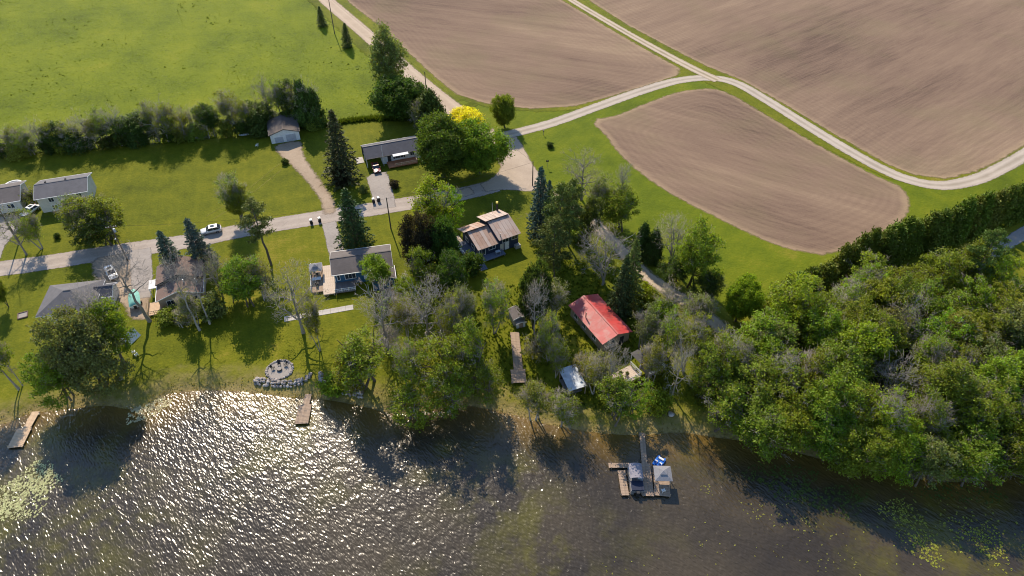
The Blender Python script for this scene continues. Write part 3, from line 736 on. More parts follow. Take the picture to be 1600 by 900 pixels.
G1 = 'trees around the houses and along the shore'
for row in [
    # kind, foot x, foot y, top y, width, tint, label
    ('spruce3', 501, 41, 9, 15, 'deep', 'small dark spruce in the pasture, the upper one beside the gravel road'),
    ('spruce3', 540, 74, 35, 17, 'deep', 'small dark spruce in the pasture, the lower one beside the gravel road'),
    ('poplar', 604, 152, 38, 50, 'grey', 'tall grey-green poplar beside the gravel road'),
    ('maple2', 622, 186, 114, 70, 'dark', 'dark round tree at the foot of the tall poplar'),
    ('ash3', 600, 180, 110, 34, 'dark', 'dark slim tree left of the dark round tree by the gravel road'),
    ('half1', 655, 208, 148, 34, 'grey', 'grey-green small tree left of the conifer at the gravel road'),
    ('cedar2', 673, 212, 144, 42, 'dark', 'bushy dark conifer between the gravel road and the bungalow lawn'),
    ('maple1', 728, 210, 168, 56, 'yellow', 'bright yellow tree behind the two round maples'),
    ('maple1', 690, 276, 178, 86, 'dark2', 'big dark round maple right of the bungalow'),
    ('maple2', 746, 272, 192, 78, 'mid', 'big round maple beside the gravel junction'),
    ('maple2', 788, 199, 147, 34, 'mid', 'small round tree alone on the grass beside the farm track'),
    ('spruce1', 526, 284, 170, 54, 'spruce', 'tall dark spruce between the white garage and the bungalow'),
    ('shrub1', 532, 290, 258, 26, 'purple', 'very dark shrub at the foot of the spruce by the garage drive'),
    ('spruce2', 548, 381, 292, 52, 'spruce', 'tall spruce beside the driveway of the blue house'),
    ('wisp1', 672, 372, 262, 84, 'lime', 'bright lime green tree overhanging the asphalt road'),
    ('wisp2', 700, 360, 282, 50, 'lime', 'smaller lime green tree right of the one overhanging the road'),
    ('maple1', 655, 424, 334, 58, 'purple', 'very dark leaved tree in front of the lime green tree'),
    ('maple2', 692, 420, 340, 50, 'deep', 'dark tree between the very dark tree and the metal-roofed house'),
    ('wisp1', 655, 458, 378, 60, 'spring', 'light green tree right of the blue house'),
    ('ash1', 632, 480, 430, 40, 'lime', 'small light green tree at the right end of the blue house'),
    ('ash3', 590, 455, 390, 46, 'spring', 'light green tree in front of the roof of the blue house'),
    ('ash2', 704, 470, 392, 46, 'dark', 'shaded tree left of the deck of the metal-roofed house'),
    ('shrub1', 735, 425, 396, 40, 'dark', 'dark shrub under the deck rail of the metal-roofed house'),
    ('spruce3', 846, 372, 258, 40, 'blue', 'tall blue spruce beside the gravel junction'),
    ('spruce3', 859, 336, 281, 22, 'blue', 'small blue spruce right of the tall blue spruce'),
    ('pine2', 878, 402, 290, 76, 'pine', 'broad layered pine in front of the blue spruces'),
    ('pine1', 892, 385, 280, 56, 'pine', 'tall pine behind the broad layered pine'),
    ('pine2', 868, 432, 340, 66, 'pine', 'pine at the lawn edge right of the metal-roofed house'),
    ('ash3', 920, 378, 300, 38, 'dark', 'dark green tree between the pines and the gravel lane'),
    ('bare1', 912, 312, 228, 64, 'bud', 'bare grey tree on the grass above the gravel lane'),
    ('half2', 938, 345, 262, 52, 'grey', 'thinly leaved tree below the bare tree at the gravel lane'),
    ('ash4', 972, 356, 282, 66, 'mid', 'green tree with a dead top beside the gravel lane'),
    ('bare3', 974, 350, 244, 34, 'bud', 'bare dead top rising behind the green tree at the lane'),
    ('bare2', 946, 446, 344, 88, 'bud', 'big bare grey tree behind the red roof'),
    ('spruce2', 988, 482, 372, 46, 'pine', 'spruce right of the big bare tree behind the red roof'),
    ('spruce1', 972, 492, 396, 42, 'spruce', 'dark spruce just above the red roof'),
    ('cedar1', 1004, 400, 352, 26, 'deep', 'dark cedar across the gravel lane, left one'),
    ('cedar2', 1022, 408, 362, 26, 'deep', 'dark cedar across the gravel lane, right one'),
    ('bare2', 1052, 412, 328, 66, 'bud', 'bare grey tree between the dark cedars and the green tree'),
    ('ash2', 1090, 448, 346, 66, 'mid', 'dark leafy green tree at the edge of the grass beside the oval field'),
    ('ash1', 1062, 440, 395, 44, 'dark', 'low dark tree left of the leafy tree at the oval field'),
    ('ash4', 1110, 466, 418, 50, 'dark', 'low dark tree right of the leafy tree at the oval field'),
    ('maple2', 1160, 502, 436, 50, 'spring', 'round bright green tree between the grass and the wood'),
    # left side
    ('half2', 116, 368, 292, 66, 'grey', 'grey-green thinly leaved tree in front of the white house'),
    ('wisp2', 150, 374, 284, 74, 'mid', 'large leafy tree right of the white house on the lawn'),
    ('ash4', 150, 382, 322, 74, 'dark', 'dark low tree between the white house and the road'),
    ('half1', 48, 388, 318, 50, 'olive', 'sparse tree by the road left of the white house'),
    ('bare1', 16, 398, 318, 50, 'bud', 'bare tree at the far left beside the road'),
    ('half1', 366, 346, 262, 52, 'grey', 'sparse tree alone on the lawn above the road'),
    ('ash2', 370, 348, 288, 38, 'mid', 'low leafy tree under the sparse tree above the road'),
    ('!pine3', 424, 414, 318, 62, 'pine', 'pine with a long bare trunk on the lawn below the road'),
    ('spruce3', 264, 432, 360, 40, 'blue', 'blue spruce behind the brown roofed house, the left one'),
    ('spruce3', 306, 418, 340, 40, 'blue', 'blue spruce behind the brown roofed house, the taller right one'),
    ('bare2', 332, 462, 385, 46, 'bud', 'bare tree right of the brown roofed house'),
    ('!bare3', 234, 502, 382, 92, 'bud', 'tall bare tree beside the boat on the driveway'),
    ('!bare3', 312, 516, 386, 60, 'bud', 'tall bare tree in front of the brown roofed house, left trunk'),
    ('!bare3', 328, 506, 404, 56, 'bud', 'bare tree in front of the brown roofed house, right trunk'),
    ('half2', 292, 506, 446, 50, 'grey', 'thinly leaved small tree in front of the brown roofed house'),
    ('shrub1', 262, 500, 482, 40, 'olive', 'pale green shrub at the front deck of the brown roofed house'),
    ('shrub2', 285, 505, 480, 40, 'grey', 'straggly shrub right of the pale green shrub'),
    ('shrub1', 330, 492, 462, 44, 'grey', 'grey-green shrub at the right end of the brown roofed house'),
    ('ash2', 378, 478, 404, 66, 'mid', 'leafy tree on the lawn right of the brown roofed house'),
    ('ash4', 362, 470, 420, 46, 'dark', 'dark small tree left of the leafy lawn tree'),
    ('half1', 398, 470, 398, 48, 'grey', 'thin grey-green tree right of the leafy lawn tree'),
    ('!bare1', 474, 520, 416, 88, 'bud', 'bare grey tree beside the concrete walk, left one'),
    ('!half1', 503, 548, 450, 40, 'mid', 'slim tree beside the concrete walk, right one'),
    ('ash5', 114, 604, 476, 118, 'grey', 'big grey-green tree leaning over the water at the left'),
    ('ash2', 85, 620, 550, 74, 'mid', 'lower half-shaded tree at the water left of the big tree'),
    ('ash3', 166, 572, 468, 62, 'mid', 'tall leafy tree behind the big grey-green tree'),
    ('bare3', 150, 560, 430, 66, 'bud', 'bare tree top above the grey roof on the left'),
    ('half2', -8, 606, 505, 50, 'mid', 'sparse tree cut by the left edge of the picture above the shore'),
    ('ash1', -4, 480, 430, 30, 'mid', 'leafy tree cut by the left edge of the picture below the road'),
    # middle shore
    ('wisp1', 560, 606, 508, 122, 'spring', 'bright green tree over the rock wall on the shore'),
    ('wisp3', 545, 604, 532, 60, 'mid', 'green tree behind the rock wall near the dock'),
    ('shrub1', 520, 612, 585, 46, 'mid', 'green shrub beside the right rock wall'),
    ('bare1', 594, 540, 436, 72, 'bud', 'bare grey tree in front of the blue house'),
    ('half1', 632, 528, 456, 50, 'olive', 'sparse green tree right of the blue house'),
    ('brush', 612, 488, 452, 44, 'mid', 'grey tangle of bare brush below the blue house'),
    ('brush', 604, 545, 508, 44, 'mid', 'grey bare brush on the lawn between house and shore'),
    ('bare1', 664, 540, 428, 76, 'bud', 'bare grey tree in the middle of the grove'),
    ('half1', 704, 548, 450, 54, 'olive', 'sparse green tree in the middle of the grove right of a bare one'),
    ('half2', 722, 530, 432, 56, 'grey', 'thinly leaved tree below the metal-roofed house'),
    ('half1', 768, 520, 432, 58, 'olive', 'sparse green tree below the deck of the metal-roofed house'),
    ('wisp2', 690, 612, 500, 92, 'mid', 'tall leafy tree in the middle of the shore'),
    ('wisp1', 736, 604, 490, 82, 'mid', 'tall leafy tree left of the wooden walkway'),
    ('wisp2', 645, 652, 588, 90, 'spring', 'light green tree hanging over the water in the middle'),
    ('wisp3', 706, 640, 560, 70, 'mid', 'leafy tree with trunks standing at the water edge'),
    ('wisp2', 755, 626, 550, 70, 'mid', 'leafy tree above the sandy shore'),
    ('half1', 640, 612, 520, 54, 'olive', 'sparse green tree beside the tiny shed'),
    ('maple2', 834, 512, 416, 50, 'deep', 'dark tree with a dead trunk in front, below the lawn'),
    ('bare3', 838, 548, 424, 46, 'bud', 'bare forked tree in front of the dark tree'),
    ('half2', 866, 500, 430, 60, 'grey', 'thinly leaved tree left of the red roof'),
    ('shrub2', 838, 560, 520, 42, 'grey', 'grey-green shrub right of the wooden walkway'),
    ('half1', 862, 565, 480, 48, 'olive', 'sparse green tree beside the red roofed building'),
    ('half1', 868, 590, 520, 44, 'olive', 'thinly leaved small tree left of the metal shed'),
    ('half2', 836, 655, 590, 66, 'olive', 'sparse yellow-green tree on the shore below the walkway'),
    ('half1', 876, 668, 610, 60, 'olive', 'sparse yellow-green tree on the shore below the metal shed'),
    ('wisp1', 966, 655, 580, 84, 'mid', 'leafy tree on the shore above the boat dock'),
    ('wisp2', 990, 645, 594, 60, 'spring', 'lighter green tree right of the leafy tree above the boat dock'),
    ('half1', 935, 615, 545, 56, 'olive', 'sparse tree right of the metal shed'),
    ('bare2', 955, 622, 528, 62, 'bud', 'bare tree in front of the red roofed building'),
    ('shrub2', 915, 590, 550, 46, 'grey', 'straggly shrub at the front corner of the red roof'),
    ('half2', 1012, 545, 470, 66, 'grey', 'thinly leaved tree right of the red roof'),
    ('half1', 1050, 560, 476, 60, 'olive', 'sparse tree beside the end of the gravel lane'),
    ('half2', 1022, 600, 520, 56, 'olive', 'sparse green tree by the white railing'),
    ('bare1', 1062, 618, 528, 44, 'bud', 'pale bare trunk between the railing and the wood'),
    ('bare2', 1045, 485, 438, 50, 'bud', 'low bare tree on the bank of the gravel lane'),
    ('half2', 1095, 510, 450, 66, 'grey', 'thin tree over the gravel lane near the wood'),
    ('half1', 1085, 580, 480, 68, 'olive', 'sparse tree at the left edge of the wood'),
    ('shrub1', 1030, 640, 615, 42, 'spring', 'yellow-green shrub on the shore right of the boat dock'),
    ('shrub1', 905, 372, 348, 36, 'mid', 'green shrub between pines and gravel lane'),
    ('shrub1', 1010, 472, 446, 40, 'lime', 'bright green shrub on the lane bank above the red roof'),
    ('shrub1', 1038, 492, 468, 40, 'lime', 'bright green shrub on the lane bank, lower one'),
]:
    tree(*row, group=G1)

# hedgerow between pasture and lawns: bare crowns over dark bushes
hx = np.linspace(6, 484, 29)
hr = random.Random(3)
for i, x in enumerate(hx):
    if 408 < x < 470: fy = 238 - 0.105 * x + 2 - 6
    else: fy = 243 - 0.098 * x
    k = ['bare1', 'half2', 'half1', 'bare2', 'half2', 'ash3', 'half1'][i % 7]
    if i in (11, 23): k = 'ash1'
    hgt = (hr.uniform(46, 70) if k.startswith(('bare', 'half')) else hr.uniform(40, 56)) * (0.85 + 0.4 * x / 480)
    tree(k, x + hr.uniform(-5, 5), fy + hr.uniform(-4, 3), fy - hgt, hr.uniform(34, 46), 'dark' if k.startswith('ash') else 'olive',
         {'bare': 'bare grey tree', 'half': 'thinly leaved grey-green tree', 'ash1': 'leafy dark tree', 'ash3': 'leafy dark tree'}.get(k[:4] if k[:3] != 'ash' else k, 'tree')
         + ' in the pasture hedgerow, ' + ordinal(i + 1) + ' tree from the left', 'hedgerow trees along the pasture')
for i, x in enumerate(np.linspace(2, 492, 22)):
    fy = 245 - 0.099 * x - (7 if 408 < x < 470 else 0)
    tree(['shrub1', 'cedar2', 'shrub2', 'shrub1'][i % 4], x + hr.uniform(-4, 4), fy + hr.uniform(-2, 3), fy - hr.uniform(16, 30), hr.uniform(24, 34), hr.choice(['dark', 'deep', 'dark', 'olive']),
         'low dark bush under the pasture hedgerow, ' + ordinal(i + 1) + ' bush from the left', 'hedgerow bushes along the pasture')
tree('cedar1', 472, 196, 130, 30, 'dark', 'tall dark conifer just right of the white garage', G1)
tree('cedar2', 488, 196, 140, 30, 'dark', 'second dark conifer right of the white garage', G1)

# cedar hedge along the oval field
hedge = catmull([P(1213, 494), P(1240, 474), P(1300, 444), P(1400, 398), P(1500, 366), P(1600, 328), P(1680, 302)], 3.05)
for i, q in enumerate(hedge):
    plant(['cedar1', 'cedar2', 'cedar3'][i % 3], Vector((q[0] + trng.uniform(-.5, .5), q[1] + trng.uniform(-.5, .5), -0.05)), trng.uniform(7.6, 10.4) + i * 0.05, trng.uniform(2.3, 2.9), 'cedar',
          'dark cedar in the hedge by the oval field, ' + ordinal(i + 1) + ' from its lower end', 'cedars in the field hedge')

# the wood on the right: rows parallel to the shore, front row first
rows_ = [([(1130, 676), (1200, 692), (1290, 716), (1380, 735), (1470, 749), (1560, 746), (1650, 738)], 12, 'in the wood, row along the water'),
         ([(1105, 628), (1190, 650), (1280, 668), (1380, 690), (1480, 700), (1580, 695), (1680, 690)], 12, 'in the wood, second row from the water'),
         ([(1112, 592), (1180, 606), (1270, 622), (1380, 645), (1490, 652), (1600, 648), (1680, 645)], 12, 'in the wood, third row from the water'),
         ([(1165, 570), (1260, 580), (1360, 598), (1470, 610), (1570, 606), (1650, 600)], 11, 'in the wood, fourth row from the water'),
         ([(1215, 545), (1300, 550), (1390, 560), (1470, 565), (1560, 565)], 9, 'in the wood, fifth row from the water'),
         ([(1262, 518), (1340, 512), (1420, 515), (1500, 520), (1545, 525)], 8, 'in the wood, sixth row from the water'),
         ([(1330, 490), (1400, 478), (1470, 474), (1530, 480)], 6, 'in the wood, back row behind the cedars')]
fr_ = random.Random(17)
for pts, n, txt in rows_:
    c = catmull([PG(*q) for q in pts], 1.0); L = np.linspace(0, len(c) - 1, n)
    for j, l in enumerate(L):
        q = c[int(l)]; X, Y = q[0] + fr_.uniform(-2, 2), q[1] + fr_.uniform(-1.6, 1.6)
        k = fr_.choice(['wisp1', 'wisp2', 'ash3', 'wisp3', 'ash3', 'wisp2', 'poplar', 'half1', 'half2', 'wisp3', 'ash2'])
        if 'fifth' in txt and j == 4 or 'third' in txt and j == 5: k = 'bare2'
        if 'along' in txt: k = fr_.choice(['ash5', 'ash4', 'wisp1', 'ash5'])
        Hm = fr_.uniform(12.5, 16.5) if 'along' not in txt else fr_.uniform(10, 13)
        plant(k, Vector((X, Y, gz_at(X, Y) - 0.1)), Hm, (fr_.uniform(3.8, 5.0) if not k.startswith('half') else 4.3) + (0.9 if 'along' in txt else 0), fr_.choice(['mid', 'spring', 'mid', 'sage', 'spring', 'mid', 'spring']),
              {'a': 'leafy green tree ', 'w': 'feathery green tree ', 'p': 'tall slim tree ', 'h': 'thinly leaved tree ', 'b': 'bare grey tree '}[k[0]] + txt + ', ' + ordinal(j + 1) + ' from the left', 'trees of the wood')
tree('pine1', 1530, 470, 358, 64, 'pine', 'tall pine at the upper right corner of the wood', G1)
tree('pine2', 1498, 460, 384, 60, 'pine', 'shorter pine left of the tall pine at the upper right corner of the wood', G1)

# ================================================================== buildings
def shingle_mat(name, c, metal=False):
    k = NT(name); tc = k.n('ShaderNodeTexCoord').outputs['Object']
    n = k.noise(tc, 0.7, 4, 0.6); n2 = k.noise(k.mapped(tc, (1, 6, 6)), 2.2, 3, 0.7)
    f = k.mth('ADD', k.mth('MULTIPLY', n, 0.6), k.mth('MULTIPLY', n2, 0.5))
    cc = k.mix(k.mr(f, 0.35, 0.75), tuple(v * 0.78 for v in c), tuple(v * 1.18 for v in c))
    return k.done(k.bsdf(cc, 0.85, 0.2, 0, k.bump(n2, 0.25, 0.03)))
def siding_mat(name, c, pitch=0.2):
    k = NT(name); tc = k.n('ShaderNodeTexCoord').outputs['Object']
    wv = k.n('ShaderNodeTexWave', wave_type='BANDS', bands_direction='Z', wave_profile='SAW'); wv.inputs['Scale'].default_value = 1 / pitch / 3.2
    k.l(tc, wv.inputs['Vector'])
    n = k.noise(tc, 1.2, 3)
    cc = k.mix(k.mr(n, 0.3, 0.7), tuple(v * 0.88 for v in c), tuple(v * 1.08 for v in c))
    return k.done(k.bsdf(cc, 0.6, 0.3, 0, k.bump(wv.outputs['Fac'], 0.6, 0.03)))
def glass_mat():
    k = NT('window_glass'); return k.done(k.bsdf((0.03, 0.04, 0.05), 0.06, 0.6))
def rust_roof(name, c, d, amt=0.5):
    k = NT(name); tc = k.n('ShaderNodeTexCoord').outputs['Object']; oi = k.n('ShaderNodeObjectInfo')
    n = k.noise(tc, 0.5, 5, 0.65, 0.5)
    cc = k.mix(k.mth('MULTIPLY', k.mr(n, 0.45, 0.65), amt), c, d)
    v = k.n('ShaderNodeHueSaturation'); k.l(cc, v.inputs['Color']); k.l(k.mr(oi.outputs['Random'], 0, 1, 0.88, 1.12), v.inputs['Value'])
    return k.done(k.bsdf(v.outputs[0], 0.55, 0.35))
M.update(glass=glass_mat(),
    roof_grey=shingle_mat('grey_shingles', (0.135, 0.128, 0.132)), roof_slate=shingle_mat('slate_shingles', (0.085, 0.085, 0.098)), roof_dark=shingle_mat('brown_shingles', (0.120, 0.098, 0.086)),
    roof_brown=shingle_mat('faded_brown_shingles', (0.165, 0.112, 0.092)), roof_warm=shingle_mat('warm_grey_shingles', (0.125, 0.108, 0.102)),
    roof_light=shingle_mat('light_shingles', (0.24, 0.22, 0.21)),
    white=siding_mat('white_siding', (0.74, 0.74, 0.72)), cream=siding_mat('cream_siding', (0.62, 0.58, 0.50)), blue=siding_mat('blue_siding', (0.035, 0.115, 0.215)),
    navy=siding_mat('navy_siding', (0.030, 0.045, 0.085)), tan=siding_mat('tan_siding', (0.36, 0.29, 0.22)), greysiding=siding_mat('grey_siding', (0.30, 0.28, 0.25)),
    trim=plain('white_trim', (0.78, 0.77, 0.74), 0.5), door=plain('grey_door', (0.42, 0.43, 0.45), 0.5), dark=plain('dark_trim', (0.03, 0.03, 0.032), 0.6),
    block=plain('concrete_block', (0.30, 0.29, 0.27), 0.9), conc=plain('concrete', (0.42, 0.385, 0.35), 0.9, 0.2, 0, 0.15, 0.8, 0.2),
    wood=plain('weathered_wood', (0.32, 0.235, 0.17), 0.85, 0.2, 0, 0.22, 2.0, 0.2), newwood=plain('fresh_wood', (0.52, 0.37, 0.24), 0.8, 0.2, 0, 0.14, 2.0), deckwood=plain('tan_deck_wood', (0.50, 0.405, 0.32), 0.8, 0.2, 0, 0.15, 1.5),
    redwood=plain('stained_deck_wood', (0.40, 0.17, 0.085), 0.75, 0.2, 0, 0.18, 1.5), greydeck=plain('grey_deck_wood', (0.16, 0.145, 0.14), 0.85, 0.2, 0, 0.2, 1.5),
    bluedeck=plain('blue_grey_deck', (0.15, 0.17, 0.23), 0.85), red=rust_roof('red_metal_roof', (0.44, 0.085, 0.075), (0.40, 0.19, 0.165), 0.9), redbright=rust_roof('bright_red_metal_roof', (0.46, 0.045, 0.04), (0.38, 0.12, 0.10), 0.6),
    tinroof=rust_roof('ribbed_metal_roof', (0.40, 0.315, 0.27), (0.33, 0.20, 0.145), 0.75), tinrust=rust_roof('rusty_metal_roof', (0.37, 0.245, 0.185), (0.28, 0.15, 0.095), 0.8),
    tin=plain('galvanised_sheet', (0.46, 0.50, 0.55), 0.5, 0.4, 0.0, 0.3, 0.8), metal=plain('dull_metal', (0.32, 0.32, 0.33), 0.4, 0.5, 0.6), rubber=plain('rubber', (0.02, 0.02, 0.02), 0.9),
    plasticblack=plain('black_plastic', (0.022, 0.022, 0.024), 0.5), plasticwhite=plain('white_plastic', (0.75, 0.75, 0.73), 0.4), canvas=plain('grey_canvas', (0.20, 0.20, 0.215), 0.9), tarp=plain('white_tarp', (0.62, 0.62, 0.60), 0.7),
    teal=plain('teal_cover', (0.17, 0.40, 0.33), 0.7, 0.3, 0, 0.2, 1.5), navycover=plain('navy_boat_cover', (0.018, 0.024, 0.048), 0.8), greybimini=plain('grey_bimini', (0.24, 0.225, 0.25), 0.8), bluepaint=plain('bright_blue_plastic', (0.02, 0.14, 0.52), 0.4),
    orange=plain('terracotta', (0.55, 0.20, 0.10), 0.7), brick=plain('red_plastic', (0.35, 0.05, 0.04), 0.6), polewood=plain('pole_wood', (0.11, 0.085, 0.065), 0.9), yellowpaint=plain('yellow_paint', (0.6, 0.5, 0.08), 0.6))

def local(root_ang):
    return Vector((math.cos(root_ang), math.sin(root_ang), 0)), Vector((-math.sin(root_ang), math.cos(root_ang), 0))
FACES = {}
def fbox(mb, face, u0, u1, z0, z1, n0, n1):
    """box on a wall face; face = (origin x, origin y, ux, uy) with the outward normal to the right of u"""
    ox, oy, ux, uy = face; nx_, ny_ = uy, -ux
    def q(u, n, z): return (ox + ux * u + nx_ * n, oy + uy * u + ny_ * n, z)
    vs = [q(u0, n0, z0), q(u1, n0, z0), q(u1, n1, z0), q(u0, n1, z0), q(u0, n0, z1), q(u1, n0, z1), q(u1, n1, z1), q(u0, n1, z1)]
    mb.add(vs, [(3, 2, 1, 0), (4, 5, 6, 7), (0, 1, 5, 4), (1, 2, 6, 5), (2, 3, 7, 6), (3, 0, 4, 7)])
    return mb
def window(root, face, u, z, w_, h_, frame='trim', bars=1):
    m = MB(); b = 0.09
    fbox(m, face, u - w_ / 2 - b, u + w_ / 2 + b, z + h_, z + h_ + b, 0.0, 0.07); fbox(m, face, u - w_ / 2 - b, u + w_ / 2 + b, z - b, z, 0.0, 0.09)
    fbox(m, face, u - w_ / 2 - b, u - w_ / 2, z, z + h_, 0.0, 0.07); fbox(m, face, u + w_ / 2, u + w_ / 2 + b, z, z + h_, 0.0, 0.07)
    for i in range(bars):
        x = u - w_ / 2 + w_ * (i + 1) / (bars + 1); fbox(m, face, x - 0.03, x + 0.03, z, z + h_, 0.0, 0.06)
    f = m.build('window', frame, root)
    fbox(MB(), face, u - w_ / 2, u + w_ / 2, z, z + h_, 0.004, 0.03).build('pane', 'glass', f)
    return f
def door(root, face, u, z, w_, h_, mat='door', panels=0):
    d = fbox(MB(), face, u - w_ / 2, u + w_ / 2, z, z + h_, 0.004, 0.06).build('door', mat, root)
    for i in range(panels):
        zz = z + h_ * (i + 0.12) / panels; fbox(MB(), face, u - w_ / 2 + 0.12, u + w_ / 2 - 0.12, zz, zz + h_ * 0.76 / panels, 0.062, 0.085).build('door_panel', mat, d)
    if not panels: fbox(MB(), face, u + w_ / 2 - 0.16, u + w_ / 2 - 0.08, z + h_ * 0.45, z + h_ * 0.5, 0.062, 0.12).build('handle', 'metal', d)
    return d

def gable(root, x0, x1, y0, y1, eave, rise, axis_='x', over=0.45, wall='white', roof='roof_grey', z0=-0.1, wname='wall', trim='trim', gutter=True, rt=0.16):
    """walls with gable ends and two roof slopes; ridge along axis_"""
    xm, ym = (x0 + x1) / 2, (y0 + y1) / 2; m = MB()
    if axis_ == 'x': m.prism([(y0, z0), (y1, z0), (y1, eave), (ym, eave + rise), (y0, eave)], 'x', x0, x1)
    else: m.prism([(x0, z0), (x1, z0), (x1, eave), (xm, eave + rise), (x0, eave)], 'y', y0, y1)
    m.build(wname, wall, root)
    half = (y1 - y0) / 2 if axis_ == 'x' else (x1 - x0) / 2; sl = rise / half; zl = eave - sl * over + 0.02 + rt; zr = eave + rise + 0.02 + rt
    for s in (-1, 1):
        if axis_ == 'x':
            e = ym + s * (half + over); q = [(x0 - over, e, zl), (x1 + over, e, zl), (x1 + over, ym + s * 0.004, zr), (x0 - over, ym + s * 0.004, zr)]
        else:
            e = xm + s * (half + over); q = [(e, y0 - over, zl), (e, y1 + over, zl), (xm + s * 0.004, y1 + over, zr), (xm + s * 0.004, y0 - over, zr)]
        r = MB().slab(q, rt).build('roof_slope', roof, root)
        if gutter:
            if axis_ == 'x': MB().box(x0 - over, x1 + over, min(e, e + s * 0.1), max(e, e + s * 0.1), zl - 0.17, zl - 0.02).build('gutter', trim, r)
            else: MB().box(min(e, e + s * 0.1), max(e, e + s * 0.1), y0 - over, y1 + over, zl - 0.17, zl - 0.02).build('gutter', trim, r)
    c = MB()
    if axis_ == 'x': c.box(x0 - over, x1 + over, ym - 0.14, ym + 0.14, zr - 0.05, zr + 0.03)
    else: c.box(xm - 0.14, xm + 0.14, y0 - over, y1 + over, zr - 0.05, zr + 0.03)
    c.build('ridge_cap', roof, root)
    # barge boards on the gable ends
    for s in (-1, 1):
        for t in (-1, 1):
            if axis_ == 'x':
                xx = x1 + over if s > 0 else x0 - over - 0.04; a, b = (ym, zr), (ym + t * (half + over), zl)
                MB().prism([(a[0], a[1] - 0.2), (b[0], b[1] - 0.2), (b[0], b[1] - 0.005), (a[0], a[1] - 0.005)], 'x', xx, xx + 0.04).build('barge_board', trim, root)
            else:
                yy = y1 + over if s > 0 else y0 - over - 0.04; a, b = (xm, zr), (xm + t * (half + over), zl)
                MB().prism([(a[0], a[1] - 0.2), (b[0], b[1] - 0.2), (b[0], b[1] - 0.005), (a[0], a[1] - 0.005)], 'y', yy, yy + 0.04).build('barge_board', trim, root)

def railing(root, pts, h, mat='trim', name='railing', step=1.4, r=0.045, rails=2):
    m = MB()
    for a, b in zip(pts[:-1], pts[1:]):
        a, b = Vector(a), Vector(b); L = (b - a).length; n = max(1, round(L / step))
        for i in range(n + 1):
            p = a + (b - a) * i / n; m.box(p.x - r, p.x + r, p.y - r, p.y + r, p.z, p.z + h)
        for j in range(rails):
            z = h * (1 - j / rails) - 0.03; m.tube([a + Vector((0, 0, z)), b + Vector((0, 0, z))], r * 1.1, 4)
        k = max(2, int(L / 0.35))
        for i in range(k):
            p = a + (b - a) * (i + .5) / k; m.box(p.x - .015, p.x + .015, p.y - .015, p.y + .015, p.z + h * 0.1, p.z + h - .03)
    o = m.build(name, mat, root); o['kind'] = 'stuff'; return o
def deck(root, x0, x1, y0, y1, z, mat, board=0.42, along='x', legs=True, name='deck_board'):
    """boards laid side by side on a frame"""
    fr = MB().box(x0 + .05, x1 - .05, y0 + .05, y1 - .05, z - 0.26, z - 0.05).build('deck_frame', mat, root)
    W_ = (y1 - y0) if along == 'x' else (x1 - x0); n = max(1, round(W_ / board)); w_ = W_ / n
    me = (MB().box(0, x1 - x0, 0, w_ - 0.03, -0.045, 0) if along == 'x' else MB().box(0, w_ - 0.03, 0, y1 - y0, -0.045, 0)).mesh('board', mat)
    for i in range(n):
        o = link(bpy.data.objects.new(name, me), root)
        o.location = (x0, y0 + i * w_, z + 0.004 * (i % 2)) if along == 'x' else (x0 + i * w_, y0, z + 0.004 * (i % 2))
    if legs:
        for x in np.linspace(x0 + .2, x1 - .2, max(2, int((x1 - x0) / 2.2) + 1)):
            for y in (y0 + .2, y1 - .2): MB().box(x - .07, x + .07, y - .07, y + .07, -0.4, z - 0.26).build('post', mat, root)

def ridge_frame(name, a, b, z, label, cat='house', wname=None):
    """root at the middle of a ridge seen between photo pixels a and b at height z; returns root, length"""
    p, q = P(*a, z), P(*b, z); ang = math.atan2(q.y - p.y, q.x - p.x); c = (p + q) / 2
    return empty(name, (c.x, c.y, 0), ang, label, cat), (q - p).length

# --- white garage
p, q = P(425, 225), P(469.5, 218); ang = math.atan2(q.y - p.y, q.x - p.x); L = (q - p).length
c = (p + q) / 2; rt = empty('garage', c, ang, 'white double garage with a brown roof at the hedgerow', 'garage')
gable(rt, -L / 2, L / 2, 0, 8.2, 2.7, 1.25, 'y', 0.3, 'white', 'roof_dark', trim='dark')
fF = (-L / 2, 0, 1, 0)
door(rt, fF, L * 0.28, 0, 2.3, 1.75, 'door', 4); door(rt, fF, L * 0.70, 0, 2.7, 2.15, 'door', 4)

# --- bungalow with carport
rt, L = ridge_frame('bungalow', (566, 230), (653, 214.5), 4.3, 'bungalow with a slate grey roof, open carport and red-brown deck')
h = 3.7
gable(rt, -L / 2 + 4.4, L / 2 - .45, -h + .4, h - .4, 2.7, 1.45, 'x', 0.0, 'white', 'roof_slate', gutter=False)
for o in list(rt.children):
    if o.name.startswith(('roof_slope', 'ridge_cap', 'barge')): bpy.data.objects.remove(o)
for s in (-1, 1):
    MB().slab([(-L / 2, s * (h + .1), 2.72), (L / 2, s * (h + .1), 2.72), (L / 2, s * .004, 4.32), (-L / 2, s * .004, 4.32)], 0.14).build('roof_slope', 'roof_slate', rt)
MB().box(-L / 2, L / 2, -h - .2, -h - .1, 2.54, 2.70).build('fascia', 'dark', rt)
MB().box(-L / 2, L / 2, h + .1, h + .2, 2.54, 2.70).build('fascia', 'trim', rt)
MB().box(-L / 2, L / 2, -.14, .14, 4.28, 4.36).build('ridge_cap', 'roof_light', rt)
for x, y in ((-L / 2 + .2, -h + .2), (-L / 2 + .2, 0), (-L / 2 + .2, h - .2)): MB().box(x - .09, x + .09, y - .09, y + .09, -.1, 2.62).build('carport_post', 'trim', rt)
MB().box(-L / 2 + .05, -L / 2 + 4.4, h - .35, h - .2, -.1, 2.7).build('carport_wall', 'navy', rt)
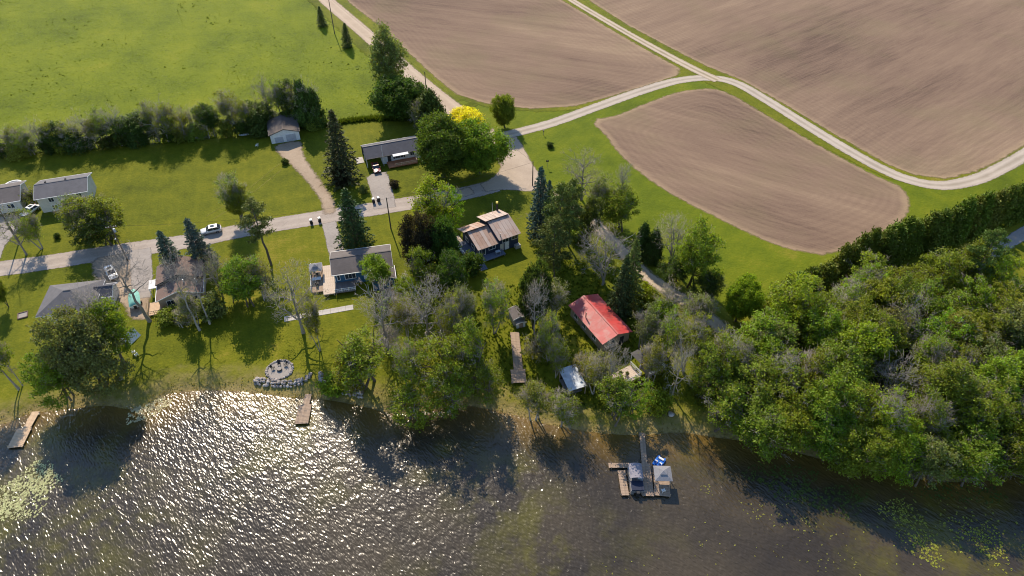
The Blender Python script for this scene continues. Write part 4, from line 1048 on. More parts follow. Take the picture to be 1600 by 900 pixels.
fF = (-L / 2 + 4.4, -h + .4, 1, 0)
door(rt, fF, 1.9, 0.5, 0.95, 2.0, 'dark'); window(rt, fF, 4.6, 1.1, 2.2, 1.3, bars=2); window(rt, fF, 8.2, 1.2, 1.0, 1.1)
for u in (3.2, 6.0): fbox(MB(), fF, u - .2, u + .2, 1.05, 2.45, .004, .05).build('shutter', 'dark', rt)
MB().slab([(-L / 2 + 7.2, -h - .9, 2.55), (-L / 2 + 11.4, -h - .9, 2.55), (-L / 2 + 11.4, -h + .1, 2.78), (-L / 2 + 7.2, -h + .1, 2.78)], .06).build('awning', 'trim', rt)
deck(rt, -L / 2 + 5.4, L / 2 - 2.0, -h - 2.7, -h + .38, 0.55, 'redwood', 0.42)
railing(rt, [(-L / 2 + 7.4, -h - 2.65, .55), (L / 2 - 2.05, -h - 2.65, .55), (L / 2 - 2.05, -h + .2, .55)], 0.85, 'newwood', r=.07)
MB().tube([(-L / 2 + 4.5, -h - .5, -.1), (-L / 2 + 4.5, -h - .5, 6.2)], .045, 6).build('flag_pole', 'trim', rt)
MB().box(-L / 2 - 2.2, -L / 2 - .2, h - 4.5, h - 1.5, 0, .12).build('side_patio', 'conc', rt)
bung = rt

# --- blue house
rt, L = ridge_frame('blue_house', (515.5, 405), (610.6, 392), 4.7, 'blue house with white trim, grey roof and a front wing')
h = 4.0; xl, xr = -L / 2 + .4, L / 2 - .4
gable(rt, xl, xr, -h + .5, h - .3, 3.3, 1.25, 'x', 0.42, 'blue', 'roof_warm')
gable(rt, xr - 4.4, xr + .25, -h - 3.0, -h + .49, 3.1, 1.0, 'y', 0.40, 'blue', 'roof_warm', wname='wing_wall')
fF = (xl, -h + .5, 1, 0); fW = (xr - 4.4, -h - 3.0, 1, 0)
window(rt, fF, 3.4, 1.5, 2.2, 1.35, bars=2); window(rt, fF, 0.9, 1.5, 0.5, 1.5, bars=0); door(rt, fF, 7.1, .8, 1.8, 2.1, 'trim')
window(rt, fW, 2.2, 1.2, 1.5, 1.5); window(rt, fW, 3.9, .3, .6, 1.9, bars=0)
for u in (0.05, L - .95 - 4.5): fbox(MB(), fF, u, u + .14, 0, 3.2, .004, .05).build('corner_board', 'trim', rt)
for u in (-.02, 4.52): fbox(MB(), fW, u, u + .14, 0, 3.0, .004, .05).build('corner_board', 'trim', rt)
deck(rt, xl - .1, xl + 4.2, -h - 2.8, -h + .48, 0.85, 'greydeck', .42)
railing(rt, [(xl - .1, -h - 2.75, .85), (xl + 4.2, -h - 2.75, .85)], .9)
deck(rt, xl - 2.6, xl - .12, -h - 2.8, h - 1.2, 0.80, 'deckwood', .42, 'y')
deck(rt, xl - 5.2, xl - 2.64, -h - 1.2, h - .2, 0.45, 'wood', .42, 'y')
railing(rt, [(xl - 5.15, h - .3, .45), (xl - 5.15, -h - 1.1, .45)], .9)
MB().slab([(xl - 5.3, h - 2.2, .56), (xl - 2.8, h - 2.2, .56), (xl - 2.8, h + .4, .56), (xl - 5.3, h + .4, .56)], .1).build('patio_slab', 'tin', rt)
MB().tube([(xr - 5.4, -h - 3.2, 0), (xr - 5.4, -h - 3.2, 2.4)], .05, 6).build('lamp_post', 'trim', rt)
blue = rt
def on(root, x, y, z=0.0):
    a = root.rotation_euler[2]; return Vector((root.location.x + x * math.cos(a) - y * math.sin(a), root.location.y + x * math.sin(a) + y * math.cos(a), z))
def gazebo(loc, ang, s, hgt, label, mat='canvas', peak=0.9, post='dark', cap=True):
    g = empty('gazebo', loc, ang, label, 'gazebo')
    for x in (-1, 1):
        for y in (-1, 1): MB().box(x * (s - .1) - .05, x * (s - .1) + .05, y * (s - .1) - .05, y * (s - .1) + .05, 0, hgt).build('post', post, g)
    for i in range(4):
        c_ = [(-s - .15, -s - .15), (s + .15, -s - .15), (s + .15, s + .15), (-s - .15, s + .15)]; a_, b_ = c_[i], c_[(i + 1) % 4]; k_ = .32
        MB().slab([(a_[0], a_[1], hgt), (b_[0], b_[1], hgt), (b_[0] * k_, b_[1] * k_, hgt + peak * .62), (a_[0] * k_, a_[1] * k_, hgt + peak * .62)], .03).build('canopy_panel', mat, g)
    if cap:
        for i in range(4):
            a_, b_ = c_[i], c_[(i + 1) % 4]; MB().slab([(a_[0] * .4, a_[1] * .4, hgt + peak * .68), (b_[0] * .4, b_[1] * .4, hgt + peak * .68), (.01, 0, hgt + peak), (0, .01, hgt + peak)], .02).build('vent_panel', mat, g)
    return g
gazebo(on(blue, xl - 3.9, h - 3.4, .46), blue.rotation_euler[2], 1.25, 2.1, 'grey canvas gazebo on the side deck of the blue house')
def chair(loc, ang, label, mat='plasticblack', s=1.0):
    g = empty('garden_chair', loc, ang, label, 'chair', 'garden chairs')
    MB().box(-.28, .28, -.26, .26, .38, .44).build('seat', mat, g)
    MB().slab([(-.28, .24, .42), (.28, .24, .42), (.28, .40, 1.0), (-.28, .40, 1.0)], .05).build('backrest', mat, g)
    for x in (-.25, .25):
        MB().box(x - .03, x + .03, -.26, .3, .60, .64).build('armrest', mat, g)
        for y in (-.23, .23): MB().box(x - .025, x + .025, y - .025, y + .025, 0, .62 if y < 0 else .4).build('leg', mat, g)
    g.scale = (s, s, s); return g
def table(loc, ang, label, lx=1.6, ly=.9, mat='wood'):
    g = empty('garden_table', loc, ang, label, 'table')
    MB().box(-lx / 2, lx / 2, -ly / 2, ly / 2, .70, .75).build('table_top', mat, g)
    for x in (-1, 1):
        for y in (-1, 1): MB().box(x * (lx / 2 - .1) - .03, x * (lx / 2 - .1) + .03, y * (ly / 2 - .1) - .03, y * (ly / 2 - .1) + .03, 0, .70).build('leg', mat, g)
    return g
ab = blue.rotation_euler[2]
table(on(blue, xl - 3.9, -1.6, .455), ab, 'pale table on the side deck of the blue house', 1.8, 1.0, 'tarp')
chair(on(blue, xl - 4.4, h - 3.2, .455), ab + .5, 'dark chair under the grey gazebo of the blue house')
chair(on(blue, xl - 3.9, -3.0, .455), ab + 3.0, 'dark chair below the pale table on the side deck')
g_ = empty('barbecue', on(blue, xl - 3.6, -.2, .455), ab, 'dark barbecue on the side deck of the blue house', 'barbecue')
MB().box(-.5, .5, -.28, .28, .5, .85).build('body', 'plasticblack', g_); MB().tube([(-.5, 0, .85), (.5, 0, .85)], .29, 8).build('lid', 'plasticblack', g_); MB().box(-.5, .5, -.25, .25, 0, .45).build('cart', 'metal', g_)

# --- split-level house with metal roof
p, q = P(747, 392, 3.0), P(814, 366.5, 3.4); ang = math.atan2(q.y - p.y, q.x - p.x); rt = empty('split_level_house', (p.x, p.y, 0), ang, 'navy house with a stepped ribbed metal roof', 'house')
LT = (q - p).length; LA = LT * .48
def tin(x0, x1, y0, y1, z0_, z1_, mat, name='roof_panel', n=6):
    wd = (x1 - x0) / n
    for i in range(n):
        a_, b_ = x0 + i * wd, x0 + (i + 1) * wd; dz = .012 * (i % 2)
        o = MB().slab([(a_, y0, z0_ + dz), (b_ - .01, y0, z0_ + dz), (b_ - .01, y1, z1_ + dz), (a_, y1, z1_ + dz)], .07).build(name, mat if (i * 7 + int(x0)) % 3 else 'tinroof', rt)
        MB().slab([(a_, y0, z0_ + dz + .05), (a_ + .06, y0, z0_ + dz + .05), (a_ + .06, y1, z1_ + dz + .05), (a_, y1, z1_ + dz + .05)], .045).build('seam', mat, o)
D1, D2 = 5.4, 9.2                                                      # ridge and rear eave, measured back from the front eave
MB().prism([(.5, -.1), (D2 - .5, -.1), (D2 - .5, 3.0), (D1, 4.5), (.5, 3.1)], 'x', .4, LA - .01).build('wall', 'navy', rt)
MB().prism([(.5, -.1), (D2 + .3, -.1), (D2 + .3, 3.8), (D1 + .2, 5.3), (.5, 3.9)], 'x', LA + .01, LT - .4).build('wall', 'navy', rt)
tin(0, LA - .03, 0, D1 + .3, 3.05, 4.72, 'tinrust'); tin(-.9, LA - .3, D1 - .15, D2, 4.95, 3.35, 'tinrust')
tin(LA + .03, LT, -.1, D1 + .5, 3.85, 5.55, 'tinroof'); tin(LA - .5, LT - .2, D1 + .1, D2 + .9, 5.80, 4.15, 'tinroof')
MB().box(-.6, LA - .4, D1 - .02, D1 + .1, 4.3, 4.86).build('ridge_wall', 'dark', rt); MB().box(LA - .2, LT - .4, D1 + .24, D1 + .36, 5.0, 5.7).build('ridge_wall', 'dark', rt)
fF = (.4, .5, 1, 0)
window(rt, fF, 1.2, 0.9, .8, 1.6, bars=0); window(rt, fF, 3.4, 1.7, 1.6, .9); window(rt, fF, LA + 1.6, 2.4, 1.5, .9); window(rt, fF, LA + 4.0, 2.4, 1.5, .9); door(rt, fF, LA + 1.9, .2, 1.1, 2.0, 'trim'); door(rt, fF, LA + .6, .2, .9, 2.0, 'cream')
fbox(MB(), fF, 0.0, .25, 0, 3.0, .004, .06).build('corner_board', 'trim', rt)
fL = (.4, D2 - .5, 0, -1)
window(rt, fL, 2.2, 1.2, 1.2, 1.0); window(rt, fL, 5.4, 1.2, 1.4, 1.0)
deck(rt, -2.3, .36, -1.2, D2 - 1.8, .7, 'bluedeck', .42, 'y'); deck(rt, .4, LA + 1.0, -1.4, .46, .68, 'bluedeck', .42)
deck(rt, -2.6, -.2, D2 - 1.75, D2 + .6, .7, 'deckwood', .42)
railing(rt, [(-2.25, D2 - 1.8, .7), (-2.25, -1.2, .7)], .95, 'trim', r=.06)
st = MB()
for i in range(5): st.box(-1.2, .6, -1.25 - .42 * (i + 1), -1.25 - .42 * i, -.1, .58 - i * .13)
st.build('steps', 'bluedeck', rt)
MB().tube([(LT - .9, D2 + .6, 3.5), (LT - .9, D2 + .6, 6.3)], .26, 8).build('chimney', 'dark', rt); MB().tube([(LT - .9, D2 + .6, 6.3), (LT - .9, D2 + .6, 6.75)], .3, 8).build('chimney_cap', 'yellowpaint', rt)
MB().tube([(LT - 2.6, D2 - .2, 4.6), (LT - 2.6, D2 - .2, 7.6)], .035, 5).build('antenna', 'trim', rt)
MB().tube([(LA + .9, 1.0, 4.0), (LA + .9, 1.0, 4.9)], .09, 6).build('vent_pipe', 'metal', rt)
navy = rt; NLA, NLT = LA, LT
MB().box(LT - 1.6, LT - .3, -.5, .45, -.1, .9).build('porch_step', 'conc', rt)
table(on(navy, LA - .6, -.55, .685), ang, 'round-edged pale table on the front deck of the navy house', 1.1, .8, 'tin')

# --- red-roofed building
rt, L = ridge_frame('red_roofed_building', (966.6, 520.5), (911.7, 460), 4.2, 'long low building with a red metal roof among bare trees', 'building')
h = 3.6
gable(rt, -L / 2 + .5, L / 2 - .5, -h + .4, h - .4, 2.7, .95, 'x', 0.0, 'tan', 'red', gutter=False, trim='dark')
for o in list(rt.children):
    if o.name.startswith(('roof_slope', 'ridge_cap', 'barge')): bpy.data.objects.remove(o)
n = 13; wd = L / n
for s, mt in ((-1, 'redbright'), (1, 'red')):
    for i in range(n):
        x = -L / 2 + i * wd; dz = .010 * (i % 2)
        o = MB().slab([(x, s * h, 2.78 + dz), (x + wd - .008, s * h, 2.78 + dz), (x + wd - .008, s * .004, 3.86 + dz), (x, s * .004, 3.86 + dz)], .06).build('roof_panel', mt, rt)
MB().box(-L / 2, L / 2, -.18, .18, 3.84, 3.92).build('ridge_cap', 'red', rt)
fS = (L / 2 - .5, h - .4, -1, 0)
for u in (2.0, 5.0, 8.6): window(rt, fS, u, 1.0, 1.2, 1.1)
fG = (-L / 2 + .5, h - .4, 0, -1); window(rt, fG, 2.0, 1.0, 1.4, 1.1); door(rt, fG, 4.6, .1, 1.0, 2.0, 'dark')
MB().tube([(L / 2 - 5, h - 1.0, 3.2), (L / 2 - 5, h - 1.0, 4.5)], .12, 7).build('stove_pipe', 'tinrust', rt)

# --- open shed with galvanised roof
p, q, s_ = P(889.6, 611.5, 2.5), P(917, 602.6, 2.5), P(872.7, 577, 2.7); ang = math.atan2(q.y - p.y, q.x - p.x); L = (q - p).length; D = (s_ - p).length
rt = empty('open_shed', (p.x, p.y, gz_at(p.x, p.y)), ang, 'small open shed with a galvanised sheet roof near the shore', 'shed'); zb = rt.location.z; sk = (s_ - p).dot(Vector((math.cos(ang), math.sin(ang), 0)))
for i in range(6):
    a_, b_ = L * i / 6, L * (i + 1) / 6 - .01
    MB().slab([(a_, 0, 2.5 - zb + .01 * (i % 2)), (b_, 0, 2.5 - zb + .01 * (i % 2)), (b_ + sk, D, 2.72 - zb + .01 * (i % 2)), (a_ + sk, D, 2.72 - zb + .01 * (i % 2))], .04).build('roof_sheet', 'tin', rt)
for x, y in ((.15, .2), (L - .15, .2), (sk + .2, D - .3), (L + sk - .2, D - .3)): MB().box(x - .07, x + .07, y - .07, y + .07, -.3, 2.4 - zb).build('post', 'wood', rt)
MB().box(sk + .2, L + sk - .2, D - .3, D - .2, 0, 2.3 - zb).build('back_wall', 'dark', rt); MB().box(.3, L - .3, 1.0, D - .6, -.1, .35).build('platform', 'greydeck', rt)

# --- railed decks right of the red roof
def railed_deck(a, b, depth, z, label, mat='wood'):
    p, q = P(*a, z), P(*b, z); ang = math.atan2(q.y - p.y, q.x - p.x); L = (q - p).length; g0 = gz_at(p.x, p.y)
    r = empty('railed_deck', (p.x, p.y, g0), ang, label, 'deck'); deck(r, 0, L, 0, depth, z - g0, mat, .42); railing(r, [(0, .05, z - g0), (L, .05, z - g0), (L, depth, z - g0)], .95, 'trim', r=.055); return r, L
rd, L1 = railed_deck((970, 604), (1002, 587), 3.2, 1.3, 'railed wooden deck with flower pots in front of the red roof', 'deckwood')
rd2, L2 = railed_deck((1014, 588), (1038, 575), 3.0, 1.3, 'smaller railed deck right of the deck with flower pots')
for i, (x, y, m_) in enumerate(((.9, 1.0, 'orange'), (1.7, 2.2, 'tarp'), (2.6, 1.4, 'cream'))):
    g = empty('flower_pot', on(rd, x, y, 1.31), 0, ['terracotta flower pot on the railed deck', 'white flower pot at the back of the railed deck', 'cream flower pot at the right of the railed deck'][i], 'pot', 'flower pots on the deck')
    MB().tube([(0, 0, 0), (0, 0, .4)], [.22, .34], 10).build('pot', m_, g)
    o = link(bpy.data.objects.new('plant', PROTO['shrub1']['crown']), g); o.scale = (.18, .18, .22); o.location = (0, 0, .35); o.color = (.12, .15, .02, 1); o['kind'] = 'stuff'
gazebo(on(rd2, 1.0, 3.6, 1.31), rd2.rotation_euler[2], 1.4, 1.9, 'dark pergola above the smaller railed deck', 'dark', .3, 'trim')

# --- brown house, two stepped gables
p, q = P(243, 472, 3.0), P(318, 457, 3.0); ang = math.atan2(q.y - p.y, q.x - p.x); L = (q - p).length
rt = empty('brown_house', (p.x, p.y, 0), ang, 'house with a faded brown stepped roof behind tall bare trees', 'house')
gable(rt, .4, L - .4, .4, 4.9, 3.0, 1.5, 'y', .4, 'tan', 'roof_brown'); gable(rt, .4, L - .4, 4.91, 10.6, 3.7, 1.6, 'y', .4, 'greysiding', 'roof_brown', trim='dark', wname='rear_wall')
fF = (.4, .4, 1, 0); window(rt, fF, 2.2, 1.1, 1.5, 1.2); window(rt, fF, 6.5, 1.1, 1.8, 1.2, bars=2); door(rt, fF, 4.4, .1, .95, 2.0, 'trim')
deck(rt, -2.2, .36, -.8, 3.2, .5, 'newwood', .42); railing(rt, [(-2.15, 3.2, .5), (-2.15, -.75, .5), (.3, -.75, .5)], .9, 'newwood')
MB().slab([(-1.9, 5.4, 2.4), (.1, 5.4, 2.4), (.1, 8.2, 2.5), (-1.9, 8.2, 2.5)], .12).build('porch_roof', 'tarp', rt)
for x, y in ((-1.8, 5.5), (-1.8, 8.1)): MB().box(x - .06, x + .06, y - .06, y + .06, 0, 2.3).build('porch_post', 'trim', rt)
for x, y in ((L * .62, 3.0), (L * .86, 3.2)): MB().tube([(x, y, 3.2), (x, y, 5.1 if x < L * .7 else 4.6)], .14, 8).build('roof_vent', 'trim', rt)
brown = rt

# --- white house far left
rt, L = ridge_frame('white_house', (53.4, 289.6), (136.5, 276.6), 5.6, 'two-storey white house with a grey roof at the left')
h = 4.4
gable(rt, -L / 2 + .4, L / 2 - .4, -h + .4, h - .4, 4.2, 1.35, 'x', .4, 'cream', 'roof_grey')
fF = (-L / 2 + .4, -h + .4, 1, 0)
for u, z in ((3.0, 2.7), (6.6, 2.7), (9.2, 2.7), (3.0, .6), (7.0, .6)): window(rt, fF, u, z, 1.1, 1.1)
door(rt, fF, 5.0, .1, 1, 2, 'dark')
for x in (-L * .3, L * .08): MB().box(x - .18, x + .18, .3, .66, 5.2, 5.95).build('roof_vent', 'dark', rt)
# --- house at the left border
rt, L = ridge_frame('grey_roofed_house', (-70, 306), (31, 289), 4.6, 'house with a warm grey roof cut by the left edge')
gable(rt, -L / 2 + .4, L / 2 - .4, -4.2, 4.2, 3.0, 1.45, 'x', .45, 'cream', 'roof_warm')
fF = (-L / 2 + .4, -4.2, 1, 0); window(rt, fF, L - 3, 1.1, 1.4, 1.1); window(rt, fF, L - 6, 1.1, 1.4, 1.1)

# --- hip-roofed house lower left
A, B, C_ = P(66, 492, 2.8), P(78, 446, 2.8), P(150, 438, 2.8); ang = math.atan2(C_.y - B.y, C_.x - B.x); Lx = 11.0; Wy = 9.6
rt = empty('hip_roofed_house', (B.x, B.y, 0), ang, 'house with a grey hip roof behind the big shore tree', 'house')
MB().box(.5, Lx - .5, -Wy + .5, -.5, -.1, 2.75).build('wall', 'cream', rt)
e = 2.8; rz = 4.9; r0, r1 = (Wy / 2, -Wy / 2), (Lx - Wy / 2, -Wy / 2)
c4 = [(0, -Wy), (Lx, -Wy), (Lx, 0), (0, 0)]
def hipface(a_, b_, c_, d_):
    MB().slab([(*a_, e), (*b_, e), (*c_, rz), (*d_, rz)], .15).build('roof_slope', 'roof_grey', rt)
r0b = (r0[0] + .01, r0[1]); r1b = (r1[0] - .01, r1[1])
hipface(c4[0], c4[1], r1, r0); hipface(c4[2], c4[3], r0, r1); hipface(c4[1], c4[2], (r1[0] + .006, r1[1] + .01), (r1[0] + .006, r1[1] - .01)); hipface(c4[3], c4[0], (r0[0] - .006, r0[1] - .01), (r0[0] - .006, r0[1] + .01))
MB().box(r0[0], r1[0], r0[1] - .12, r0[1] + .12, rz - .04, rz + .05).build('ridge_cap', 'roof_grey', rt)
for a_, b_ in zip(c4, c4[1:] + c4[:1]): MB().tube([(*a_, e - .1), (*b_, e - .1)], .07, 4).build('gutter', 'trim', rt)
gable(rt, Lx - 1.0, Lx + 2.2, -5.0, -1.2, 2.3, 1.1, 'x', .3, 'cream', 'roof_slate', wname='porch_wall')
fR = (Lx - .5, -Wy + .5, 0, 1); window(rt, fR, 2.0, 1.0, 1.4, 1.2)
fF = (.5, -Wy + .5, 1, 0); window(rt, fF, 3, 1.0, 1.6, 1.2); window(rt, fF, 8, 1.0, 1.6, 1.2)

# --- small sheds
def shed(px_, ang, lx, ly, hh, label, wall='tan', roof='roof_dark', rise=.5):
    b = PG(*px_); r = empty('shed', b, R_(ang), label, 'shed'); gable(r, -lx / 2, lx / 2, -ly / 2, ly / 2, hh, rise, 'y', .18, wall, roof, gutter=False, rt=.08)
    door(r, (-lx / 2, -ly / 2, 1, 0), lx / 2, .05, .8, 1.7, 'wood'); return r
shed((643, 566), 8, 1.7, 2.4, 1.7, 'tiny tan shed with a dark roof near the middle shore')
shed((808, 500), 20, 2.6, 3.0, 2.0, 'small grey shed among bare trees above the wooden walkway', 'greysiding', 'roof_warm')
shed((812, 508), 20, 1.8, 1.6, 1.5, 'low white shed just below the small grey shed', 'tarp', 'roof_light', .25)
# A-frame tarp shelter near the left shore
b = PG(204, 530); r = empty('tarp_shelter', b, R_(70), 'white A-shaped tarp shelter below the boat', 'tent')
for s in (-1, 1): MB().slab([(-1.6, s * 1.2, .05), (1.6, s * 1.2, .05), (1.6, s * .006, 1.9), (-1.6, s * .006, 1.9)], .03).build('tarp_side', 'tarp', r)
MB().tube([(-1.7, 0, 1.88), (1.7, 0, 1.88)], .04, 5).build('ridge_pole', 'wood', r)
for x in (-1.6, 1.6): MB().tube([(x, 0, 0), (x, 0, 1.88)], .04, 5).build('pole', 'wood', r)

# ================================================================== vehicles
def paint(name, c): return plain(name, c, 0.28, 0.6, 0.0, 0.03, 1.0)
M.update(silver=paint('silver_paint', (0.60, 0.60, 0.59)), whitecar=paint('white_paint', (0.80, 0.80, 0.78)), redcar=paint('dark_red_paint', (0.22, 0.03, 0.025)), lamp=plain('lamp_glass', (0.7, 0.7, 0.68), 0.2), tail=plain('tail_lamp', (0.4, 0.02, 0.02), 0.3))
def car(loc, ang, mat, label, L=4.7, W=1.86, H=1.68, suv=True):
    r = empty('car', loc, ang, label, 'car'); hl = L / 2; hw = W / 2
    b = .85 if suv else .72; g = [-hl, -hl + .08, -hl + 1.15, -hl + 1.9, hl - .95 if suv else hl - 1.25, hl - .25 if suv else hl - .6, hl]
    body = MB(); prof = [(-hl, .35), (-hl + .05, .72), (-hl + .35, b + .02), (-hl + 1.25, b + .14), (hl - .08, b + .16), (hl, .75), (hl - .03, .35)]
    n = len(prof); rows2 = []
    for y, sc in ((-hw, .0), (-hw + .06, .06), (hw - .06, .06), (hw, .0)):
        rows2.append([(x * (1 if sc else .985), y, z + (0.03 if sc else 0)) for x, z in prof])
    vs = sum(rows2, []); fs = [(i * n + j, i * n + (j + 1) % n, (i + 1) * n + (j + 1) % n, (i + 1) * n + j) for i in range(3) for j in range(n)] + [tuple(range(n))[::-1], tuple(range(3 * n, 4 * n))]
    body.add(vs, fs).build('body', mat, r, .035, True)
    xw0, xr0, xr1, xw1 = g[2] + .12, g[3] + .15, g[4] + .1, g[5] + .12; zb, zt = b + .14, H; ti = .20
    cab = MB().add([(xw0, -hw + .08, zb), (xw1, -hw + .08, zb), (xw1, hw - .08, zb), (xw0, hw - .08, zb), (xr0, -hw + ti, zt - .04), (xr1, -hw + ti, zt - .04), (xr1, hw - ti, zt - .04), (xr0, hw - ti, zt - .04)],
                   [(3, 2, 1, 0), (4, 5, 6, 7), (0, 1, 5, 4), (1, 2, 6, 5), (2, 3, 7, 6), (3, 0, 4, 7)]).build('windows', 'glass', r)
    MB().box(xr0 - .05, xr1 + .08, -hw + ti - .03, hw - ti + .03, zt - .06, zt).build('roof', mat, r, .02)
    MB().box(xr0 + .35, xr0 + 1.25, -.45, .45, zt + .002, zt + .012).build('sunroof', 'glass', r)
    for sy in (-1, 1):
        yy = sy * (hw - .1)
        for x0_, x1_ in ((xw0, xr0), ((xr0 + xr1) / 2, (xr0 + xr1) / 2), (xw1, xr1)): MB().tube([(x0_, sy * (hw - .075), zb), (x1_, sy * (hw - ti - .0), zt - .04)], .045, 4).build('pillar', mat, r)
        MB().box(xw0 + .35, xw0 + .5, min(sy * hw, sy * (hw + .2)), max(sy * hw, sy * (hw + .2)), b + .15, b + .3).build('mirror', mat, r)
        for x in (-hl + .9, hl - .95):
            t = MB().tube([(x, sy * (hw - .22), .34), (x, sy * (hw + .01), .34)], .34, 14).build('wheel', 'rubber', r)
            MB().tube([(x, sy * (hw + .008), .34), (x, sy * (hw + .02), .34)], .21, 10).build('rim', 'metal', t)
        MB().box(-hl - .01, -hl + .2, min(sy * .45, sy * .85), max(sy * .45, sy * .85), .62, .78).build('headlight', 'lamp', r)
        MB().box(hl - .1, hl + .012, min(sy * .6, sy * .88), max(sy * .6, sy * .88), .78, 1.0).build('tail_light', 'tail', r)
    for x in (-hl, hl): MB().box(x - .06, x + .06, -hw + .1, hw - .1, .35, .55).build('bumper', 'plasticblack', r)
    return r
def heading(a, b): 
    p, q = P(*a), P(*b); return math.atan2(q.y - p.y, q.x - p.x)
b_ = P(331, 363); car((b_.x, b_.y, .048), heading((300, 376), (375, 361)), 'silver', 'silver car driving on the asphalt road')
b_ = P(176, 430); car((b_.x, b_.y, .066), heading((172, 422), (184, 444)) + math.pi, 'whitecar', 'white car parked on the gravel driveway of the hip-roofed house')
b_ = P(49, 332); car((b_.x, b_.y, .058), R_(70), 'whitecar', 'white car parked between the two houses at the left', suv=False, H=1.5)
b_ = P(588, 265); car((b_.x, b_.y, .02), bung.rotation_euler[2] + math.pi / 2, 'redcar', 'dark red car parked in the carport of the bungalow', suv=False, H=1.5)

# boat under a teal cover on its trailer
b_ = P(213, 472); r = empty('boat_on_trailer', (b_.x, b_.y, .066), heading((214, 490), (210, 452)), 'boat under a teal cover on a trailer on the driveway', 'boat')
def hull(r, L, W, z0, z1, mat, name='hull', bow=.35):
    m = MB(); st_ = [(-.5, 1, 0), (-.2, 1, 0), (.15, .95, 0), (.35, .65, .06), (.47, .22, .14), (.5, .02, .2)]; vs = []
    for t, w_, rise in st_:
        x = t * L; vs += [(x, -w_ * W / 2, z1 + rise), (x, -w_ * W / 2 * .72, z0 + .22 + rise), (x, 0, z0 + rise), (x, w_ * W / 2 * .72, z0 + .22 + rise), (x, w_ * W / 2, z1 + rise)]
    fs = [(i * 5 + j, i * 5 + j + 1, (i + 1) * 5 + j + 1, (i + 1) * 5 + j) for i in range(5) for j in range(4)] + [(0, 1, 2, 3, 4), tuple(i * 5 for i in range(6)) + tuple(i * 5 + 4 for i in range(5, -1, -1))]
    return m.add(vs, fs).build(name, mat, r)
hull(r, 5.4, 2.2, .5, 1.25, 'plasticwhite')
m = MB(); vs = []; st_ = [(-.5, 1.03, 1.28, 1.55), (-.3, 1.03, 1.28, 1.85), (0, 1.03, 1.29, 2.0), (.2, .97, 1.3, 1.75), (.35, .68, 1.36, 1.55), (.48, .2, 1.46, 1.5)]
for t, w_, e_, c_ in st_: vs += [(t * 5.4, -w_ * 1.1, e_), (t * 5.4, -w_ * .55, (e_ + c_) / 2 + .06), (t * 5.4, 0, c_), (t * 5.4, w_ * .55, (e_ + c_) / 2 + .06), (t * 5.4, w_ * 1.1, e_)]
m.add(vs, [(i * 5 + j, i * 5 + j + 1, (i + 1) * 5 + j + 1, (i + 1) * 5 + j) for i in range(5) for j in range(4)] + [(0, 1, 2, 3, 4), (25, 26, 27, 28, 29)]).build('cover', 'teal', r, 0, True)
MB().box(-2.6, 2.2, -.06, .06, .36, .46).build('trailer_beam', 'metal', r); MB().tube([(2.2, 0, .42), (3.3, 0, .42)], .05, 6).build('tow_bar', 'metal', r)
for sy in (-1, 1):
    t = MB().tube([(-.9, sy * .98, .3), (-.9, sy * 1.18, .3)], .3, 12).build('wheel', 'rubber', r); MB().tube([(-.9, sy * 1.17, .3), (-.9, sy * 1.19, .3)], .17, 8).build('rim', 'metal', t)
MB().box(-3.1, -2.7, -.25, .25, .6, 1.5).build('outboard_motor', 'plasticblack', r)

# ================================================================== docks and boats
def dock(name, segs, z, mat, label, board=.30, top=None):
    """segs: (start px, end px, width m): boards across, stringers below, posts into the river bed"""
    p0 = P(*segs[0][0], z); r = empty(name, (p0.x, p0.y, z), 0, label, 'dock')
    for a, b, wd in segs:
        p, q = P(*a, z) - r.location, P(*b, z) - r.location; L = (q - p).length; d = (q - p) / L; nn = Vector((-d.y, d.x, 0)); n = max(2, round(L / board)); st = L / n
        me_ = MB().box(0, st - .025, -wd / 2, wd / 2, -.05, 0).mesh('board', mat); a_ = math.atan2(d.y, d.x)
        for i in range(n):
            o = link(bpy.data.objects.new('board', me_), r); o.location = p + d * (i * st) + Vector((0, 0, random.uniform(0, .014))); o.rotation_euler = (0, 0, a_ + random.uniform(-.006, .006))
        for s in (-1, 1):
            o1, o2 = p + nn * s * (wd / 2 - .12), q + nn * s * (wd / 2 - .12)
            MB().tube([o1 - Vector((0, 0, .14)), o2 - Vector((0, 0, .14))], .08, 4).build('stringer', mat, r)
            for t in (.08, .92) if L > 3 else (.5,):
                g = o1 + (o2 - o1) * t + nn * s * .16; MB().tube([g + Vector((0, 0, -2.6)), g + Vector((0, 0, .25))], .06, 6).build('post', mat, r)
    return r
dock('dock', [((56, 643), (41, 670), 1.35), ((38, 669), (23, 699), 2.5)], -.42, 'newwood', 'pale wooden dock at the left with a wider outer end')
dock('dock', [((482, 616), (478, 632), 1.2), ((477, 632), (471, 662), 2.35)], -.42, 'wood', 'grey wooden dock in the glittering water')
dk = dock('boat_dock', [((1003, 676), (1007, 724), 0.95), ((1007, 724), (1013, 775), 1.9), ((951, 727), (1000, 727), .95), ((971, 735), (977, 774), 1.25), ((1033, 738), (1035, 775), 2.6)], -.40, 'wood', 'branching weathered dock with a covered boat and a small gazebo')
